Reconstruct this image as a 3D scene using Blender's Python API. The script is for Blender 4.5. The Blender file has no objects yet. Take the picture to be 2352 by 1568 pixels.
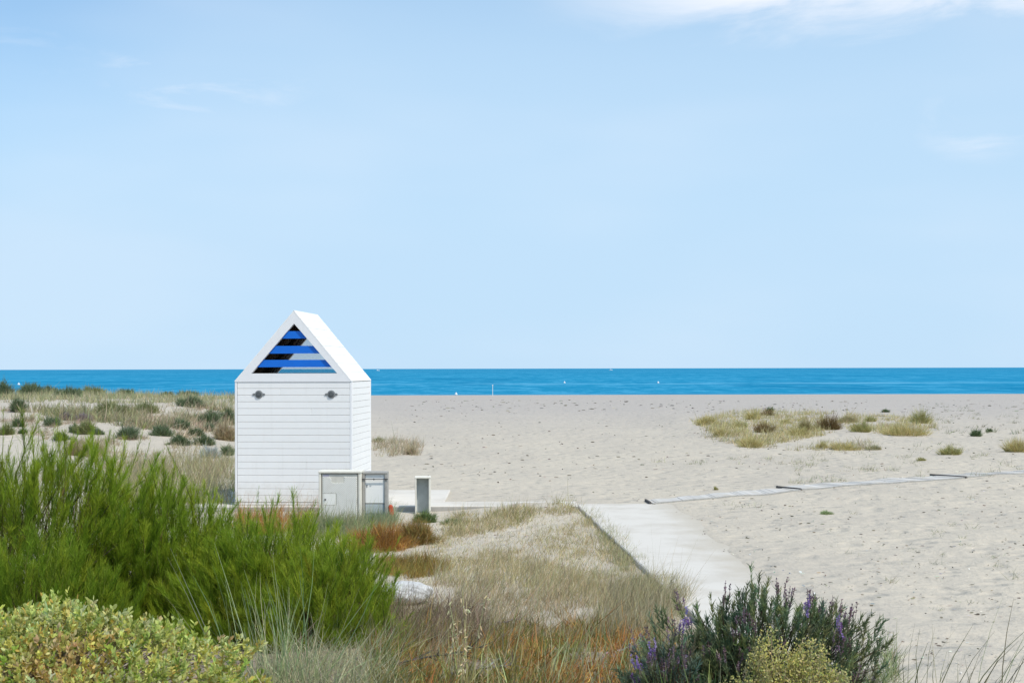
import bpy, bmesh, math
import numpy as np
from mathutils import Vector
R = math.radians
rng = np.random.default_rng(11)
SC = bpy.context.scene
COL = SC.collection

# ------------------------------------------------------------------ camera
F, UC, VH, CH = 3000.0, 1175.5, 846.0, 2.6          # focal (px at 2351 wide), centre column, horizon row, eye height
ROLL = 0.0023
cam = bpy.data.cameras.new('camera'); camo = bpy.data.objects.new('camera', cam); COL.objects.link(camo)
cam.sensor_width = 36.0; cam.lens = F / 2351 * 36
cam.shift_y = (VH - 784) / 2351
cam.clip_start = 0.1; cam.clip_end = 60000
camo.location = (0, 0, CH); camo.rotation_euler = (R(90), 0, 0)
camo.rotation_euler.rotate_axis('Z', -ROLL)
SC.camera = camo

# ------------------------------------------------------------------ world, sun, exposure
EL, AZ = R(53), R(132)                               # sun to the right, a little behind the camera
S = Vector((math.cos(EL) * math.sin(AZ), math.cos(EL) * math.cos(AZ), math.sin(EL)))
w = bpy.data.worlds.new('World'); SC.world = w; w.use_nodes = True
nt = w.node_tree; nt.nodes.clear()
def N(tree, typ, **kw):
    n = tree.nodes.new(typ)
    for k, v in kw.items():
        if k.startswith('i_'):
            n.inputs[k[2:].replace('_', ' ')].default_value = v
        elif k.startswith('n_'):
            n.inputs[int(k[2:])].default_value = v
        else:
            setattr(n, k, v)
    return n
def math_(tree, op, a, b=None, c=None, clamp=False):
    n = tree.nodes.new('ShaderNodeMath'); n.operation = op; n.use_clamp = clamp
    for i, x in enumerate((a, b, c)):
        if x is None: continue
        if isinstance(x, (int, float)): n.inputs[i].default_value = x
        else: tree.links.new(x, n.inputs[i])
    return n.outputs[0]
def maprange(tree, x, a, b, c=0.0, d=1.0, smooth=True):
    n = tree.nodes.new('ShaderNodeMapRange'); n.interpolation_type = 'SMOOTHSTEP' if smooth else 'LINEAR'
    tree.links.new(x, n.inputs['Value'])
    for k, v in zip(('From Min', 'From Max', 'To Min', 'To Max'), (a, b, c, d)): n.inputs[k].default_value = v
    return n.outputs[0]
def mixc(tree, fac, a, b, mode='MIX'):
    n = tree.nodes.new('ShaderNodeMix'); n.data_type = 'RGBA'; n.blend_type = mode
    for i, x in ((0, fac), (6, a), (7, b)):
        if isinstance(x, (int, float)): n.inputs[i].default_value = x
        elif isinstance(x, tuple): n.inputs[i].default_value = (*x[:3], 1)
        else: tree.links.new(x, n.inputs[i])
    return n.outputs[2]
sky = N(nt, 'ShaderNodeTexSky', sky_type='NISHITA', sun_disc=False, sun_elevation=EL, sun_rotation=AZ,
        air_density=1.0, dust_density=0.35, ozone_density=2.4, altitude=0)
tc = N(nt, 'ShaderNodeTexCoord')
sx = N(nt, 'ShaderNodeSeparateXYZ'); nt.links.new(tc.outputs['Generated'], sx.inputs[0])
ax = math_(nt, 'DIVIDE', sx.outputs[0], math_(nt, 'MAXIMUM', sx.outputs[1], 0.15))
zz = sx.outputs[2]
zy = math_(nt, 'DIVIDE', zz, math_(nt, 'MAXIMUM', sx.outputs[1], 0.15))
mp = N(nt, 'ShaderNodeMapping', n_3=(5.0, 5.0, 17.0)); nt.links.new(tc.outputs['Generated'], mp.inputs[0])
cn = N(nt, 'ShaderNodeTexNoise', i_Scale=1.6, i_Detail=7.0, i_Roughness=0.6, i_Distortion=0.5); nt.links.new(mp.outputs[0], cn.inputs[0])
cn2 = N(nt, 'ShaderNodeTexNoise', i_Scale=0.55, i_Detail=3.0, i_Roughness=0.5); nt.links.new(mp.outputs[0], cn2.inputs[0])
wisp = maprange(nt, cn.outputs[0], 0.46, 0.78)
# a bank of cloud high on the right, thin wisps elsewhere, all fading overhead
bank = math_(nt, 'MULTIPLY', maprange(nt, math_(nt, 'ADD', zy, math_(nt, 'MULTIPLY', cn.outputs[0], 0.075)), 0.284, 0.330), maprange(nt, ax, -0.02, 0.20))
bank = math_(nt, 'MULTIPLY', bank, maprange(nt, cn.outputs[0], 0.22, 0.44, 0.45, 1.0))
bank = math_(nt, 'MULTIPLY', bank, maprange(nt, zy, 0.34, 0.48, 1.0, 0.0))
def spot(a0, z0, ra, rz):
    d = math_(nt, 'ADD', math_(nt, 'POWER', math_(nt, 'DIVIDE', math_(nt, 'ABSOLUTE', math_(nt, 'SUBTRACT', ax, a0)), ra), 2.0),
              math_(nt, 'POWER', math_(nt, 'DIVIDE', math_(nt, 'ABSOLUTE', math_(nt, 'SUBTRACT', zz, z0)), rz), 2.0))
    return maprange(nt, d, 0.0, 1.0, 1.0, 0.0)
sp = spot(-0.235, 0.215, 0.10, 0.042)
for q in (spot(0.36, 0.175, 0.06, 0.035), spot(-0.37, 0.222, 0.06, 0.025)):
    sp = math_(nt, 'MAXIMUM', sp, math_(nt, 'MULTIPLY', q, 0.8))
sp = math_(nt, 'MULTIPLY', math_(nt, 'MULTIPLY', sp, wisp), 0.62)
veil = math_(nt, 'MULTIPLY', maprange(nt, cn2.outputs[0], 0.40, 0.70), 0.13)
cl = math_(nt, 'MAXIMUM', math_(nt, 'MAXIMUM', math_(nt, 'MULTIPLY', bank, 0.92), sp), veil, clamp=True)
SKYS = 0.125
tint = mixc(nt, 1.0, sky.outputs[0], (0.76, 1.14, 1.30), 'MULTIPLY')
hz = math_(nt, 'ADD', maprange(nt, zz, 0.08, 0.31, 0.97, 0.20), math_(nt, 'MULTIPLY', maprange(nt, ax, -0.46, -0.12, 0.0, 0.42), maprange(nt, zz, 0.10, 0.25)), clamp=True)      # thin high haze paling the sky
base = mixc(nt, hz, tint, (4.45, 6.1, 7.75))
skyc = mixc(nt, cl, base, (7.6, 7.9, 8.5))
bg = N(nt, 'ShaderNodeBackground', i_Strength=SKYS); nt.links.new(skyc, bg.inputs[0])
wo = N(nt, 'ShaderNodeOutputWorld'); nt.links.new(bg.outputs[0], wo.inputs[0])

sun = bpy.data.lights.new('sun', 'SUN'); sun.energy = 3.6; sun.angle = R(0.53); sun.color = (1.0, 0.940, 0.845)
suno = bpy.data.objects.new('sun', sun); COL.objects.link(suno)
suno.rotation_euler = S.to_track_quat('Z', 'Y').to_euler(); suno.location = (30, -20, 40)
vs = SC.view_settings; vs.view_transform = 'Standard'; vs.look = 'None'; vs.exposure = 0.0; vs.gamma = 1.0; vs.use_curve_mapping = False
SC.cycles.max_bounces = 8; SC.cycles.transparent_max_bounces = 8

# ------------------------------------------------------------------ noise and terrain
def _hash(ix, iy, s):
    n = (ix.astype(np.int64) * 374761393 + iy.astype(np.int64) * 668265263 + s * 1274126177) & 0x7fffffff
    n = ((n ^ (n >> 13)) * 1274126177) & 0x7fffffff
    return ((n ^ (n >> 16)) & 0xffff) / 65535.0
def vnoise(x, y, s=0):
    x = np.asarray(x, float); y = np.asarray(y, float)
    ix, iy = np.floor(x), np.floor(y); fx, fy = x - ix, y - iy
    fx = fx * fx * (3 - 2 * fx); fy = fy * fy * (3 - 2 * fy)
    a, b = _hash(ix, iy, s), _hash(ix + 1, iy, s); c, d = _hash(ix, iy + 1, s), _hash(ix + 1, iy + 1, s)
    return (a * (1 - fx) + b * fx) * (1 - fy) + (c * (1 - fx) + d * fx) * fy
def fbm(x, y, s=0, o=3):
    t, a = 0, 0.5
    for k in range(o): t = t + a * vnoise(x * 2 ** k, y * 2 ** k, s + k * 17); a *= .5
    return t / (1 - .5 ** o)
def ss(a, b, x):
    t = np.clip((x - a) / (b - a), 0, 1); return t * t * (3 - 2 * t)
def path_c(y): return 1.84 + (23.9 - y) * 0.0597
def H0(x, y):
    x = np.asarray(x, float); y = np.asarray(y, float)
    xc = path_c(np.clip(y, 0, 26))
    z = 0.5 * ss(14.0, 7.5, y) * (1 - ss(xc - 1.05, xc - .62, x)) + .12 * ss(9.5, 7, y) * ss(xc + .7, xc + 2, x)
    wob = .10 * (fbm(y / 1.1 + 3, x * .8, 71, 2) - .5) + 0 * y
    right = ss(2.66 + wob, 3.06 + wob, x) * (1.08 + .16 * (vnoise(x / .5, y / .6, 72) - .5)) * ss(60, 40, y) + ss(23.95, 24.5, y) * ss(60, 40, y) * (1 - ss(2.66 + wob, 3.06 + wob, x))
    z = z + 0.060 * right + .11 * ss(12.6, 10.2, y + 1.6 * (vnoise(x / .6, y / .8, 73) - .5)) * ss(xc - .62, xc - .3, x)
    z = z + 0.112 * ss(-1.5, 0.3, x) * ss(xc - 0.56, xc - 0.95, x) * ss(21.8, 23.8, y) * ss(24.6, 23.9, y)
    z = z + 0.03 * ss(-0.3, 0.6, x) * ss(1.2, .7, x) * ss(23.6, 23.9, y) * ss(25.2, 24.7, y)
    return z
def H(x, y):
    x = np.asarray(x, float); y = np.asarray(y, float)
    z = H0(x, y)
    xc = path_c(np.clip(y, 0, 26))
    off = np.clip(np.maximum(xc - .6 - x, x - 3.0), 0, 1.2) / 1.2
    off = np.maximum(off, ss(26, 29, y))
    slab = 1 - ss(22.0, 23.2, y) * ss(28.6, 27.6, y) * ss(-7.4, -6.6, x) * ss(1.9, .9, x)
    amp = off * slab * ss(118, 100, y)
    z = z + amp * (0.10 * (fbm(x / 2.6 + 31, y / 2.6 + 7, 1) - .5) + 0.05 * (vnoise(x / .7, y / .7, 5) - .5) + 0.16 * (fbm(x / 9, y / 9, 9, 2) - .5) * ss(24, 34, y))
    dl = ss(-6.5, -13, x) * (ss(26, 55, y) * ss(84, 62, y))
    z = z + dl * (1.36 + 0.36 * (fbm(x / 5.5, y / 7.5, 21, 2) - .5)) + 0.35 * ss(-4, -7, x) * ss(26, 34, y) * ss(56, 40, y) * fbm(x / 3.5 + 9, y / 3.5, 23, 2)
    z = z + 0.30 * ss(5.5, 9, x) * ss(25, 19, x) * ss(40, 50, y) * ss(76, 62, y) * fbm(x / 4, y / 5, 27, 2)
    z = z - 3.2 * ss(128, 152, y)
    return z
def px2ground(u, v, hf=H):
    """where the line of sight through a photo pixel meets the ground"""
    u = np.asarray(u, float); v = np.asarray(v, float)
    vv = v + ROLL * (u - UC) - VH; uu = (u - UC)
    vv = np.maximum(vv, 3)
    z = np.zeros_like(vv)
    for _ in range(14):
        Y = F * (CH - z) / vv
        Y = np.clip(Y, 4, 126)
        z = .5 * z + .5 * hf(uu * Y / F, Y)
    Y = np.clip(F * (CH - z) / vv, 4, 126); X = uu * Y / F
    return X, Y, hf(X, Y)
def gp(u, v):
    x, y, z = px2ground(np.array([u]), np.array([v])); return float(x[0]), float(y[0]), float(z[0])

# ------------------------------------------------------------------ mesh assembly
class Geo:
    def __init__(s): s.v, s.f, s.c, s.n = [], [], [], 0
    def add(s, V, Fq, C):
        V = np.asarray(V, float).reshape(-1, 3); Fq = np.asarray(Fq, int).reshape(-1, 4)
        C = np.asarray(C, float)
        if C.ndim == 1: C = np.tile(C, (len(V), 1))
        s.v.append(V); s.f.append(Fq + s.n); s.c.append(C); s.n += len(V)
    def box(s, x0, x1, y0, y1, z0, z1, c=(.8, .8, .8)):
        V = [(x0, y0, z0), (x1, y0, z0), (x1, y1, z0), (x0, y1, z0), (x0, y0, z1), (x1, y0, z1), (x1, y1, z1), (x0, y1, z1)]
        s.add(V, [(0, 3, 2, 1), (4, 5, 6, 7), (0, 1, 5, 4), (1, 2, 6, 5), (2, 3, 7, 6), (3, 0, 4, 7)], np.array(c))
    def prism(s, poly, y0, y1, c=(.8, .8, .8)):
        """a quad outline in x,z (counter-clockwise seen from -y), given depth along y"""
        V = [(x, y0, z) for x, z in poly] + [(x, y1, z) for x, z in poly]
        Fq = [(0, 1, 2, 3), (7, 6, 5, 4)] + [(i, i + 4, (i + 1) % 4 + 4, (i + 1) % 4) for i in range(4)]
        s.add(V, Fq, np.array(c))
    def cyl(s, p, d, r, h, n=16, c=(.5, .5, .5), r2=None):
        d = Vector(d).normalized(); a = d.orthogonal().normalized(); b = d.cross(a); p = Vector(p); r2 = r if r2 is None else r2
        V, Fq = [], []
        for i in range(n):
            t = 2 * math.pi * i / n; e = a * math.cos(t) + b * math.sin(t)
            V += [p + e * r, p + d * h + e * r2]
        V += [p, p + d * h]
        for i in range(n):
            j = (i + 1) % n
            Fq.append((2 * i, 2 * j, 2 * j + 1, 2 * i + 1))
        s.add([tuple(x) for x in V], Fq, np.array(c))
        m = s.n - len(V)
        caps = []
        for i in range(0, n, 2):
            j, k = (i + 1) % n, (i + 2) % n
            caps.append((2 * n + 1, 2 * i + 1, 2 * j + 1, 2 * k + 1)); caps.append((2 * n, 2 * k, 2 * j, 2 * i))
        s.f.append(np.array(caps) + m)
    def build(s, name, mat, parent=None, origin=None, bevel=0, smooth=False, norig=False):
        V = np.concatenate(s.v); Fq = np.concatenate(s.f); C = np.concatenate(s.c)
        if origin is not None: V = V - np.array(origin)
        me = bpy.data.meshes.new(name)
        me.vertices.add(len(V)); me.vertices.foreach_set('co', V.astype(np.float32).ravel())
        me.loops.add(Fq.size); me.loops.foreach_set('vertex_index', Fq.astype(np.int32).ravel())
        me.polygons.add(len(Fq)); me.polygons.foreach_set('loop_start', np.arange(0, Fq.size, 4, dtype=np.int32))
        ca = me.color_attributes.new('tone', 'FLOAT_COLOR', 'POINT')
        ca.data.foreach_set('color', np.concatenate([C, np.ones((len(C), 1))], 1).astype(np.float32).ravel())
        me.update(calc_edges=True)
        if bevel:
            bm = bmesh.new(); bm.from_mesh(me)
            bmesh.ops.bevel(bm, geom=bm.edges[:], offset=bevel, segments=1, affect='EDGES', profile=.5, clamp_overlap=True)
            bm.to_mesh(me); bm.free()
        me.polygons.foreach_set('use_smooth', np.full(len(me.polygons), bool(smooth)))
        me.materials.append(mat)
        o = bpy.data.objects.new(name, me); COL.objects.link(o)
        if origin is not None and parent is None: o.location = origin
        if parent is not None: o.parent = parent
        return o
def tag(o, label=None, cat=None, group=None, kind=None):
    for k, v in (('label', label), ('category', cat), ('group', group), ('kind', kind)):
        if v: o[k] = v
    return o
def empty(name, loc, rz=0, label=None, cat=None, group=None):
    o = bpy.data.objects.new(name, None); COL.objects.link(o); o.location = loc; o.rotation_euler = (0, 0, rz); o.empty_display_size = .3
    return tag(o, label, cat, group)

def unit(a): return a / np.maximum(np.linalg.norm(a, axis=-1, keepdims=True), 1e-9)
def rdir(n): return unit(rng.normal(size=(n, 3)))
def vary(c, n, dv=.25, dh=.08):
    c = np.asarray(c, float)
    k = np.exp(rng.normal(0, dv, (n, 1))); h = 1 + rng.normal(0, dh, (n, 3))
    return np.clip((c if c.ndim > 1 else c[None]) * k * h, 0.004, .9)
def blades(g, P, D, L, W, C, bend=.25, segs=2, lean=None, tip=.15):
    n = len(P)
    if n == 0: return
    P = np.asarray(P, float); D = unit(np.asarray(D, float)); L = np.broadcast_to(L, n)[:, None]; W = np.broadcast_to(W, n)[:, None]
    side = unit(np.cross(D, rdir(n)))
    B = rdir(n) * bend
    if lean is not None: B = B + np.asarray(lean)
    rows = []
    for k in range(segs + 1):
        t = k / segs
        c = P + D * L * t + B * L * t * t
        ww = W * .5 * ((1 - t) ** .6 * (1 - tip) + tip)
        rows += [c - side * ww, c + side * ww]
    V = np.stack(rows, 1)
    m = 2 * (segs + 1)
    fq = np.array([(2 * k, 2 * k + 1, 2 * k + 3, 2 * k + 2) for k in range(segs)])
    Fq = (np.arange(n)[:, None, None] * m + fq[None]).reshape(-1, 4)
    g.add(V.reshape(-1, 3), Fq, np.repeat(C, m, 0))
def leaves(g, P, D, L, W, C):
    """oval leaf: two quads folded a little along the middle"""
    n = len(P)
    D = unit(D); L = np.broadcast_to(L, n)[:, None]; W = np.broadcast_to(W, n)[:, None]
    side = unit(np.cross(D, rdir(n))); nor = np.cross(side, D)
    pts = [P, P + D * L * .35 + side * W * .5 + nor * W * .12, P + D * L, P + D * L * .35 - side * W * .5 + nor * W * .12,
           P + D * L * .75 + side * W * .42, P + D * L * .75 - side * W * .42]
    V = np.stack(pts, 1)
    fq = np.array([(0, 1, 4, 2), (0, 2, 5, 3)])
    Fq = (np.arange(n)[:, None, None] * 6 + fq[None]).reshape(-1, 4)
    g.add(V.reshape(-1, 3), Fq, np.repeat(C, 6, 0))
def tubes(g, A, B_, r0, r1, C, sag=None):
    """thin four-sided stems from A to B_"""
    n = len(A); D = unit(B_ - A); s1 = unit(np.cross(D, rdir(n))); s2 = np.cross(D, s1)
    mid = (A + B_) / 2 + (0 if sag is None else sag)
    rows = []
    for c, r in ((A, r0), (mid, (np.asarray(r0) + r1) / 2), (B_, r1)):
        r = np.broadcast_to(r, n)[:, None]
        for a, b in ((1, 0), (0, 1), (-1, 0), (0, -1)): rows.append(c + (s1 * a + s2 * b) * r)
    V = np.stack(rows, 1)
    fq = np.array([(4 * k + i, 4 * k + (i + 1) % 4, 4 * k + 4 + (i + 1) % 4, 4 * k + 4 + i) for k in range(2) for i in range(4)])
    Fq = (np.arange(n)[:, None, None] * 12 + fq[None]).reshape(-1, 4)
    g.add(V.reshape(-1, 3), Fq, np.repeat(C, 12, 0))

# ------------------------------------------------------------------ materials
def mat(name, base=(.8, .8, .8), rough=.6, spec=.3, attr=False, noise=None, bump=None, trans=0):
    """noise = (scale, amount, colour2), bump = (scale, strength, distance)"""
    m = bpy.data.materials.new(name); m.use_nodes = True; t = m.node_tree
    b = t.nodes['Principled BSDF']; out = t.nodes['Material Output']
    b.inputs['Roughness'].default_value = rough; b.inputs['Specular IOR Level'].default_value = spec
    c = None
    if attr:
        a = N(t, 'ShaderNodeAttribute', attribute_name='tone'); c = a.outputs['Color']
    tcx = N(t, 'ShaderNodeTexCoord')
    if noise:
        nz = N(t, 'ShaderNodeTexNoise', i_Scale=noise[0], i_Detail=6.0, i_Roughness=.6); t.links.new(tcx.outputs['Object'], nz.inputs[0])
        f = math_(t, 'MULTIPLY', maprange(t, nz.outputs[0], .42, .72), noise[1])
        c = mixc(t, f, c if c is not None else base, noise[2])
    if c is None: b.inputs['Base Color'].default_value = (*base, 1)
    else: t.links.new(c, b.inputs['Base Color'])
    if bump:
        nb = N(t, 'ShaderNodeTexNoise', i_Scale=bump[0], i_Detail=6.0, i_Roughness=.65); t.links.new(tcx.outputs['Object'], nb.inputs[0])
        bp = N(t, 'ShaderNodeBump', i_Strength=bump[1], i_Distance=bump[2]); t.links.new(nb.outputs[0], bp.inputs['Height'])
        t.links.new(bp.outputs[0], b.inputs['Normal'])
    if trans:
        tr = N(t, 'ShaderNodeBsdfTranslucent')
        if c is not None: t.links.new(c, tr.inputs[0])
        else: tr.inputs[0].default_value = (*base, 1)
        mx = N(t, 'ShaderNodeMixShader', n_0=trans)
        t.links.new(b.outputs[0], mx.inputs[1]); t.links.new(tr.outputs[0], mx.inputs[2]); t.links.new(mx.outputs[0], out.inputs[0])
    return m
M_leaf = mat('leaf', rough=.55, spec=.25, attr=True, trans=.42)
M_dry = mat('dry_stalk', rough=.8, spec=.15, attr=True, trans=.22)
M_twig = mat('twig', rough=.85, spec=.1, attr=True)
M_paint = mat('white_paint', rough=.45, spec=.35, attr=True, noise=(3.0, .10, (.62, .62, .60)), bump=(60, .05, .004))
def weather(m):
    t = m.node_tree; b_ = t.nodes['Principled BSDF']; src = b_.inputs['Base Color'].links[0].from_socket
    tcx = N(t, 'ShaderNodeTexCoord'); s_ = N(t, 'ShaderNodeSeparateXYZ'); t.links.new(tcx.outputs['Object'], s_.inputs[0])
    mp_ = N(t, 'ShaderNodeMapping', n_3=(9, 9, .55)); t.links.new(tcx.outputs['Object'], mp_.inputs[0])
    n1 = N(t, 'ShaderNodeTexNoise', i_Scale=1.5, i_Detail=5.0, i_Roughness=.65); t.links.new(mp_.outputs[0], n1.inputs[0])
    n2 = N(t, 'ShaderNodeTexNoise', i_Scale=7.0, i_Detail=6.0, i_Roughness=.7); t.links.new(tcx.outputs['Object'], n2.inputs[0])
    c = mixc(t, math_(t, 'MULTIPLY', maprange(t, n1.outputs[0], .52, .75), .16), src, (.60, .58, .54))
    edge = math_(t, 'ADD', s_.outputs[2], math_(t, 'MULTIPLY', n2.outputs[0], -.75))
    c = mixc(t, math_(t, 'MULTIPLY', maprange(t, edge, .10, -.42), .55), c, (.58, .53, .45))
    t.links.new(c, b_.inputs['Base Color'])
weather(M_paint)
M_blue = mat('blue_paint', (.004, .145, .64), .4, .35, noise=(5.0, .25, (.004, .11, .52)))
M_dark = mat('dark_wood', (.075, .060, .052), .8, .1, noise=(4.0, .7, (.17, .11, .07)))
M_metal = mat('grey_metal', (.22, .23, .23), .5, .4, noise=(20, .5, (.14, .14, .14)))
M_core = mat('dark_metal', (.075, .085, .09), .5, .4)
M_conc = mat('concrete', (.42, .40, .37), .9, .15, noise=(4.0, .55, (.30, .285, .26)), bump=(30, .35, .01))
M_walk = mat('path_concrete', (.64, .60, .54), .9, .15, noise=(1.3, .8, (.53, .485, .42)), bump=(14, .25, .01))
M_cream = mat('cream_concrete', (.76, .735, .65), .85, .2, noise=(9.0, .5, (.60, .57, .48)), bump=(45, .25, .005))
M_door = mat('pale_plastic', (.84, .83, .78), .5, .3, noise=(7.0, .4, (.74, .72, .65)))
M_groove = mat('rib_gap_shade_plastic', (.64, .62, .55), .6, .3, noise=(7.0, .45, (.42, .41, .36)))  # door darker than its ribs: shade of the gaps put into the colour
M_gframe = mat('grey_cement', (.37, .36, .335), .85, .2, noise=(12.0, .6, (.25, .24, .22)), bump=(45, .3, .006))
M_panel = mat('blue_grey_panel', (.46, .51, .53), .6, .3, noise=(8.0, .5, (.35, .39, .39)))
M_black = mat('black_iron', (.03, .03, .035), .6, .3)
M_plate = mat('violet_plate', (.42, .40, .48), .5, .3)
M_weath = mat('weathered_batten', (.10, .095, .09), .9, .1, noise=(6, .5, (.2, .18, .16)))
M_red = mat('red_plastic', (.55, .075, .03), .55, .3, noise=(15, .4, (.38, .06, .03)))
M_stone = mat('pale_stone', (.64, .635, .62), .9, .2, noise=(9, .8, (.34, .33, .315)), bump=(18, .8, .03))
M_mat = mat('grey_boards', (.5, .49, .47), .9, .12, attr=True, noise=(1.6, .9, (.53, .475, .395)))
M_white = mat('white_gloss', (.82, .82, .80), .4, .4)

# sand
def sand_mat():
    m = bpy.data.materials.new('sand'); m.use_nodes = True; t = m.node_tree; b = t.nodes['Principled BSDF']
    b.inputs['Roughness'].default_value = .95; b.inputs['Specular IOR Level'].default_value = .12
    tcx = N(t, 'ShaderNodeTexCoord'); co = tcx.outputs['Object']
    s = N(t, 'ShaderNodeSeparateXYZ'); t.links.new(co, s.inputs[0])
    def nz(scale, det=4.0, rough=.55, vec=None):
        n = N(t, 'ShaderNodeTexNoise', i_Scale=scale, i_Detail=det, i_Roughness=rough); t.links.new(vec or co, n.inputs[0]); return n.outputs[0]
    n1 = nz(.22, 4); n2 = nz(1.3, 5, .65); n3 = nz(9, 4, .7); n4 = nz(45, 3, .7)
    c = mixc(t, maprange(t, n1, .35, .65), (.505, .450, .372), (.548, .487, .396))
    c = mixc(t, math_(t, 'MULTIPLY', maprange(t, n2, .50, .70), .45), c, (.565, .502, .408))
    c = mixc(t, math_(t, 'MULTIPLY', maprange(t, n3, .52, .74), .55), c, (.400, .355, .285))
    c = mixc(t, math_(t, 'MULTIPLY', maprange(t, n4, .58, .75), .40), c, (.265, .240, .210))
    # fine dark scraps
    vm = N(t, 'ShaderNodeMapping', n_3=(1.0, 1.0, 1.0)); t.links.new(co, vm.inputs[0])
    v = N(t, 'ShaderNodeTexVoronoi', i_Scale=5.5); t.links.new(vm.outputs[0], v.inputs[0])
    sp_ = math_(t, 'MULTIPLY', maprange(t, v.outputs['Distance'], .05, .13, 1, 0), maprange(t, nz(.9, 3), .5, .66))
    c = mixc(t, math_(t, 'MULTIPLY', sp_, .65), c, (.20, .175, .145))
    # greyer, flatter sand towards the water
    c = mixc(t, math_(t, 'MULTIPLY', maprange(t, s.outputs[1], 35, 90), .75), c, (.425, .388, .358))
    # leaf litter and soil under the plants near the camera
    soil = mixc(t, maprange(t, nz(3.5, 5, .7), .4, .6), (.30, .24, .17), (.17, .125, .085))
    sm = math_(t, 'MULTIPLY', maprange(t, math_(t, 'ADD', s.outputs[1], math_(t, 'MULTIPLY', n2, 3.5)), 16.4, 13.6), maprange(t, math_(t, 'ADD', s.outputs[0], n3), 2.9, 2.3))
    c = mixc(t, math_(t, 'MULTIPLY', sm, .85), c, soil)
    t.links.new(c, b.inputs['Base Color'])
    # trodden surface: overlapping hollows, ripples, grain
    v2 = N(t, 'ShaderNodeTexVoronoi', i_Scale=2.6, feature='SMOOTH_F1'); t.links.new(co, v2.inputs[0])
    hgt = math_(t, 'ADD', math_(t, 'MULTIPLY', maprange(t, v2.outputs['Distance'], .05, .42), .55), math_(t, 'MULTIPLY', nz(6.5, 5, .6), .55))
    hgt = math_(t, 'ADD', hgt, math_(t, 'MULTIPLY', nz(1.4, 3), .7))
    bp = N(t, 'ShaderNodeBump', i_Strength=.62, i_Distance=.15); t.links.new(hgt, bp.inputs['Height'])
    bp2 = N(t, 'ShaderNodeBump', i_Strength=.45, i_Distance=.012); t.links.new(n4, bp2.inputs['Height']); t.links.new(bp.outputs[0], bp2.inputs['Normal'])
    t.links.new(bp2.outputs[0], b.inputs['Normal'])
    return m
M_sand = sand_mat()
def sea_mat():
    m = bpy.data.materials.new('sea_water'); m.use_nodes = True; t = m.node_tree; b = t.nodes['Principled BSDF']
    b.inputs['Roughness'].default_value = .3; b.inputs['Specular IOR Level'].default_value = 0.0
    tcx = N(t, 'ShaderNodeTexCoord'); co = tcx.outputs['Object']
    s = N(t, 'ShaderNodeSeparateXYZ'); t.links.new(co, s.inputs[0])
    def nz(sx_, sy_, det=4.0, rough=.6):
        mp_ = N(t, 'ShaderNodeMapping', n_3=(sx_, sy_, 1)); t.links.new(co, mp_.inputs[0])
        n = N(t, 'ShaderNodeTexNoise', i_Scale=1.0, i_Detail=det, i_Roughness=rough); t.links.new(mp_.outputs[0], n.inputs[0]); return n.outputs[0]
    d = s.outputs[1]
    far = maprange(t, d, 250, 2500)
    c = mixc(t, far, (.020, .235, .405), (.028, .225, .385))
    a = nz(.20, .055, 6, .72); a2 = nz(.030, .007, 6, .7); a3 = nz(.5, .22, 4, .7)
    c = mixc(t, math_(t, 'MULTIPLY', maprange(t, a, .45, .62), .75), c, (.075, .345, .54))
    c = mixc(t, math_(t, 'MULTIPLY', maprange(t, a2, .50, .62), .60), c, (.010, .175, .33))
    c = mixc(t, math_(t, 'MULTIPLY', maprange(t, a3, .52, .66), .50), c, (.006, .150, .30))
    wob = math_(t, 'MULTIPLY', math_(t, 'SUBTRACT', nz(.012, .001, 3), .5), 60)
    dw = math_(t, 'ADD', d, wob)
    bar = math_(t, 'MULTIPLY', maprange(t, dw, 325, 342), maprange(t, dw, 352, 378, 1, 0))
    c = mixc(t, math_(t, 'MULTIPLY', math_(t, 'MULTIPLY', bar, maprange(t, nz(.035, .02, 6, .75), .42, .60)), .62), c, (.15, .42, .60))
    sh = maprange(t, d, 205, 222, 1, 0)
    c = mixc(t, math_(t, 'MULTIPLY', sh, .25), c, (.12, .34, .48))
    t.links.new(c, b.inputs['Base Color'])
    bp = N(t, 'ShaderNodeBump', i_Strength=.35, i_Distance=.5); t.links.new(nz(.5, .8, 5, .65), bp.inputs['Height'])
    t.links.new(bp.outputs[0], b.inputs['Normal'])
    return m
M_sea = sea_mat()

# ------------------------------------------------------------------ setting
def geom(a, b, n): return list(np.geomspace(a, b, n))
xs = np.array(sorted([-x for x in geom(9.2, 30000, 60)] + list(np.arange(-9, 11.01, .1)) + geom(11.2, 30000, 60)))
ys = np.array([-3000, -600, -150, -40, -10, -2, 2, 4, 5.5] + list(np.arange(6.5, 34, .1)) + list(np.arange(34.2, 80, .4)) + list(np.arange(80.5, 156, 1.2)) + geom(160, 40000, 30))
XX, YY = np.meshgrid(xs, ys)
ZZ = H(XX, YY)
g = Geo(); nx, ny = len(xs), len(ys)
idx = np.arange(nx * ny).reshape(ny, nx)
Fq = np.stack([idx[:-1, :-1], idx[:-1, 1:], idx[1:, 1:], idx[1:, :-1]], -1).reshape(-1, 4)
g.add(np.stack([XX, YY, ZZ], -1).reshape(-1, 3), Fq, np.array((.5, .5, .5)))
tag(g.build('beach', M_sand, smooth=True), kind='structure', label='pale grey sand beach with footprints and low dunes', cat='beach')
g = Geo(); g.add([(-40000, 120, -1.5), (40000, 120, -1.5), (40000, 40000, -1.5), (-40000, 40000, -1.5)], [(0, 1, 2, 3)], np.array((.5, .5, .5)))
tag(g.build('sea', M_sea), kind='structure', label='turquoise blue sea reaching to the horizon', cat='sea')

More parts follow.
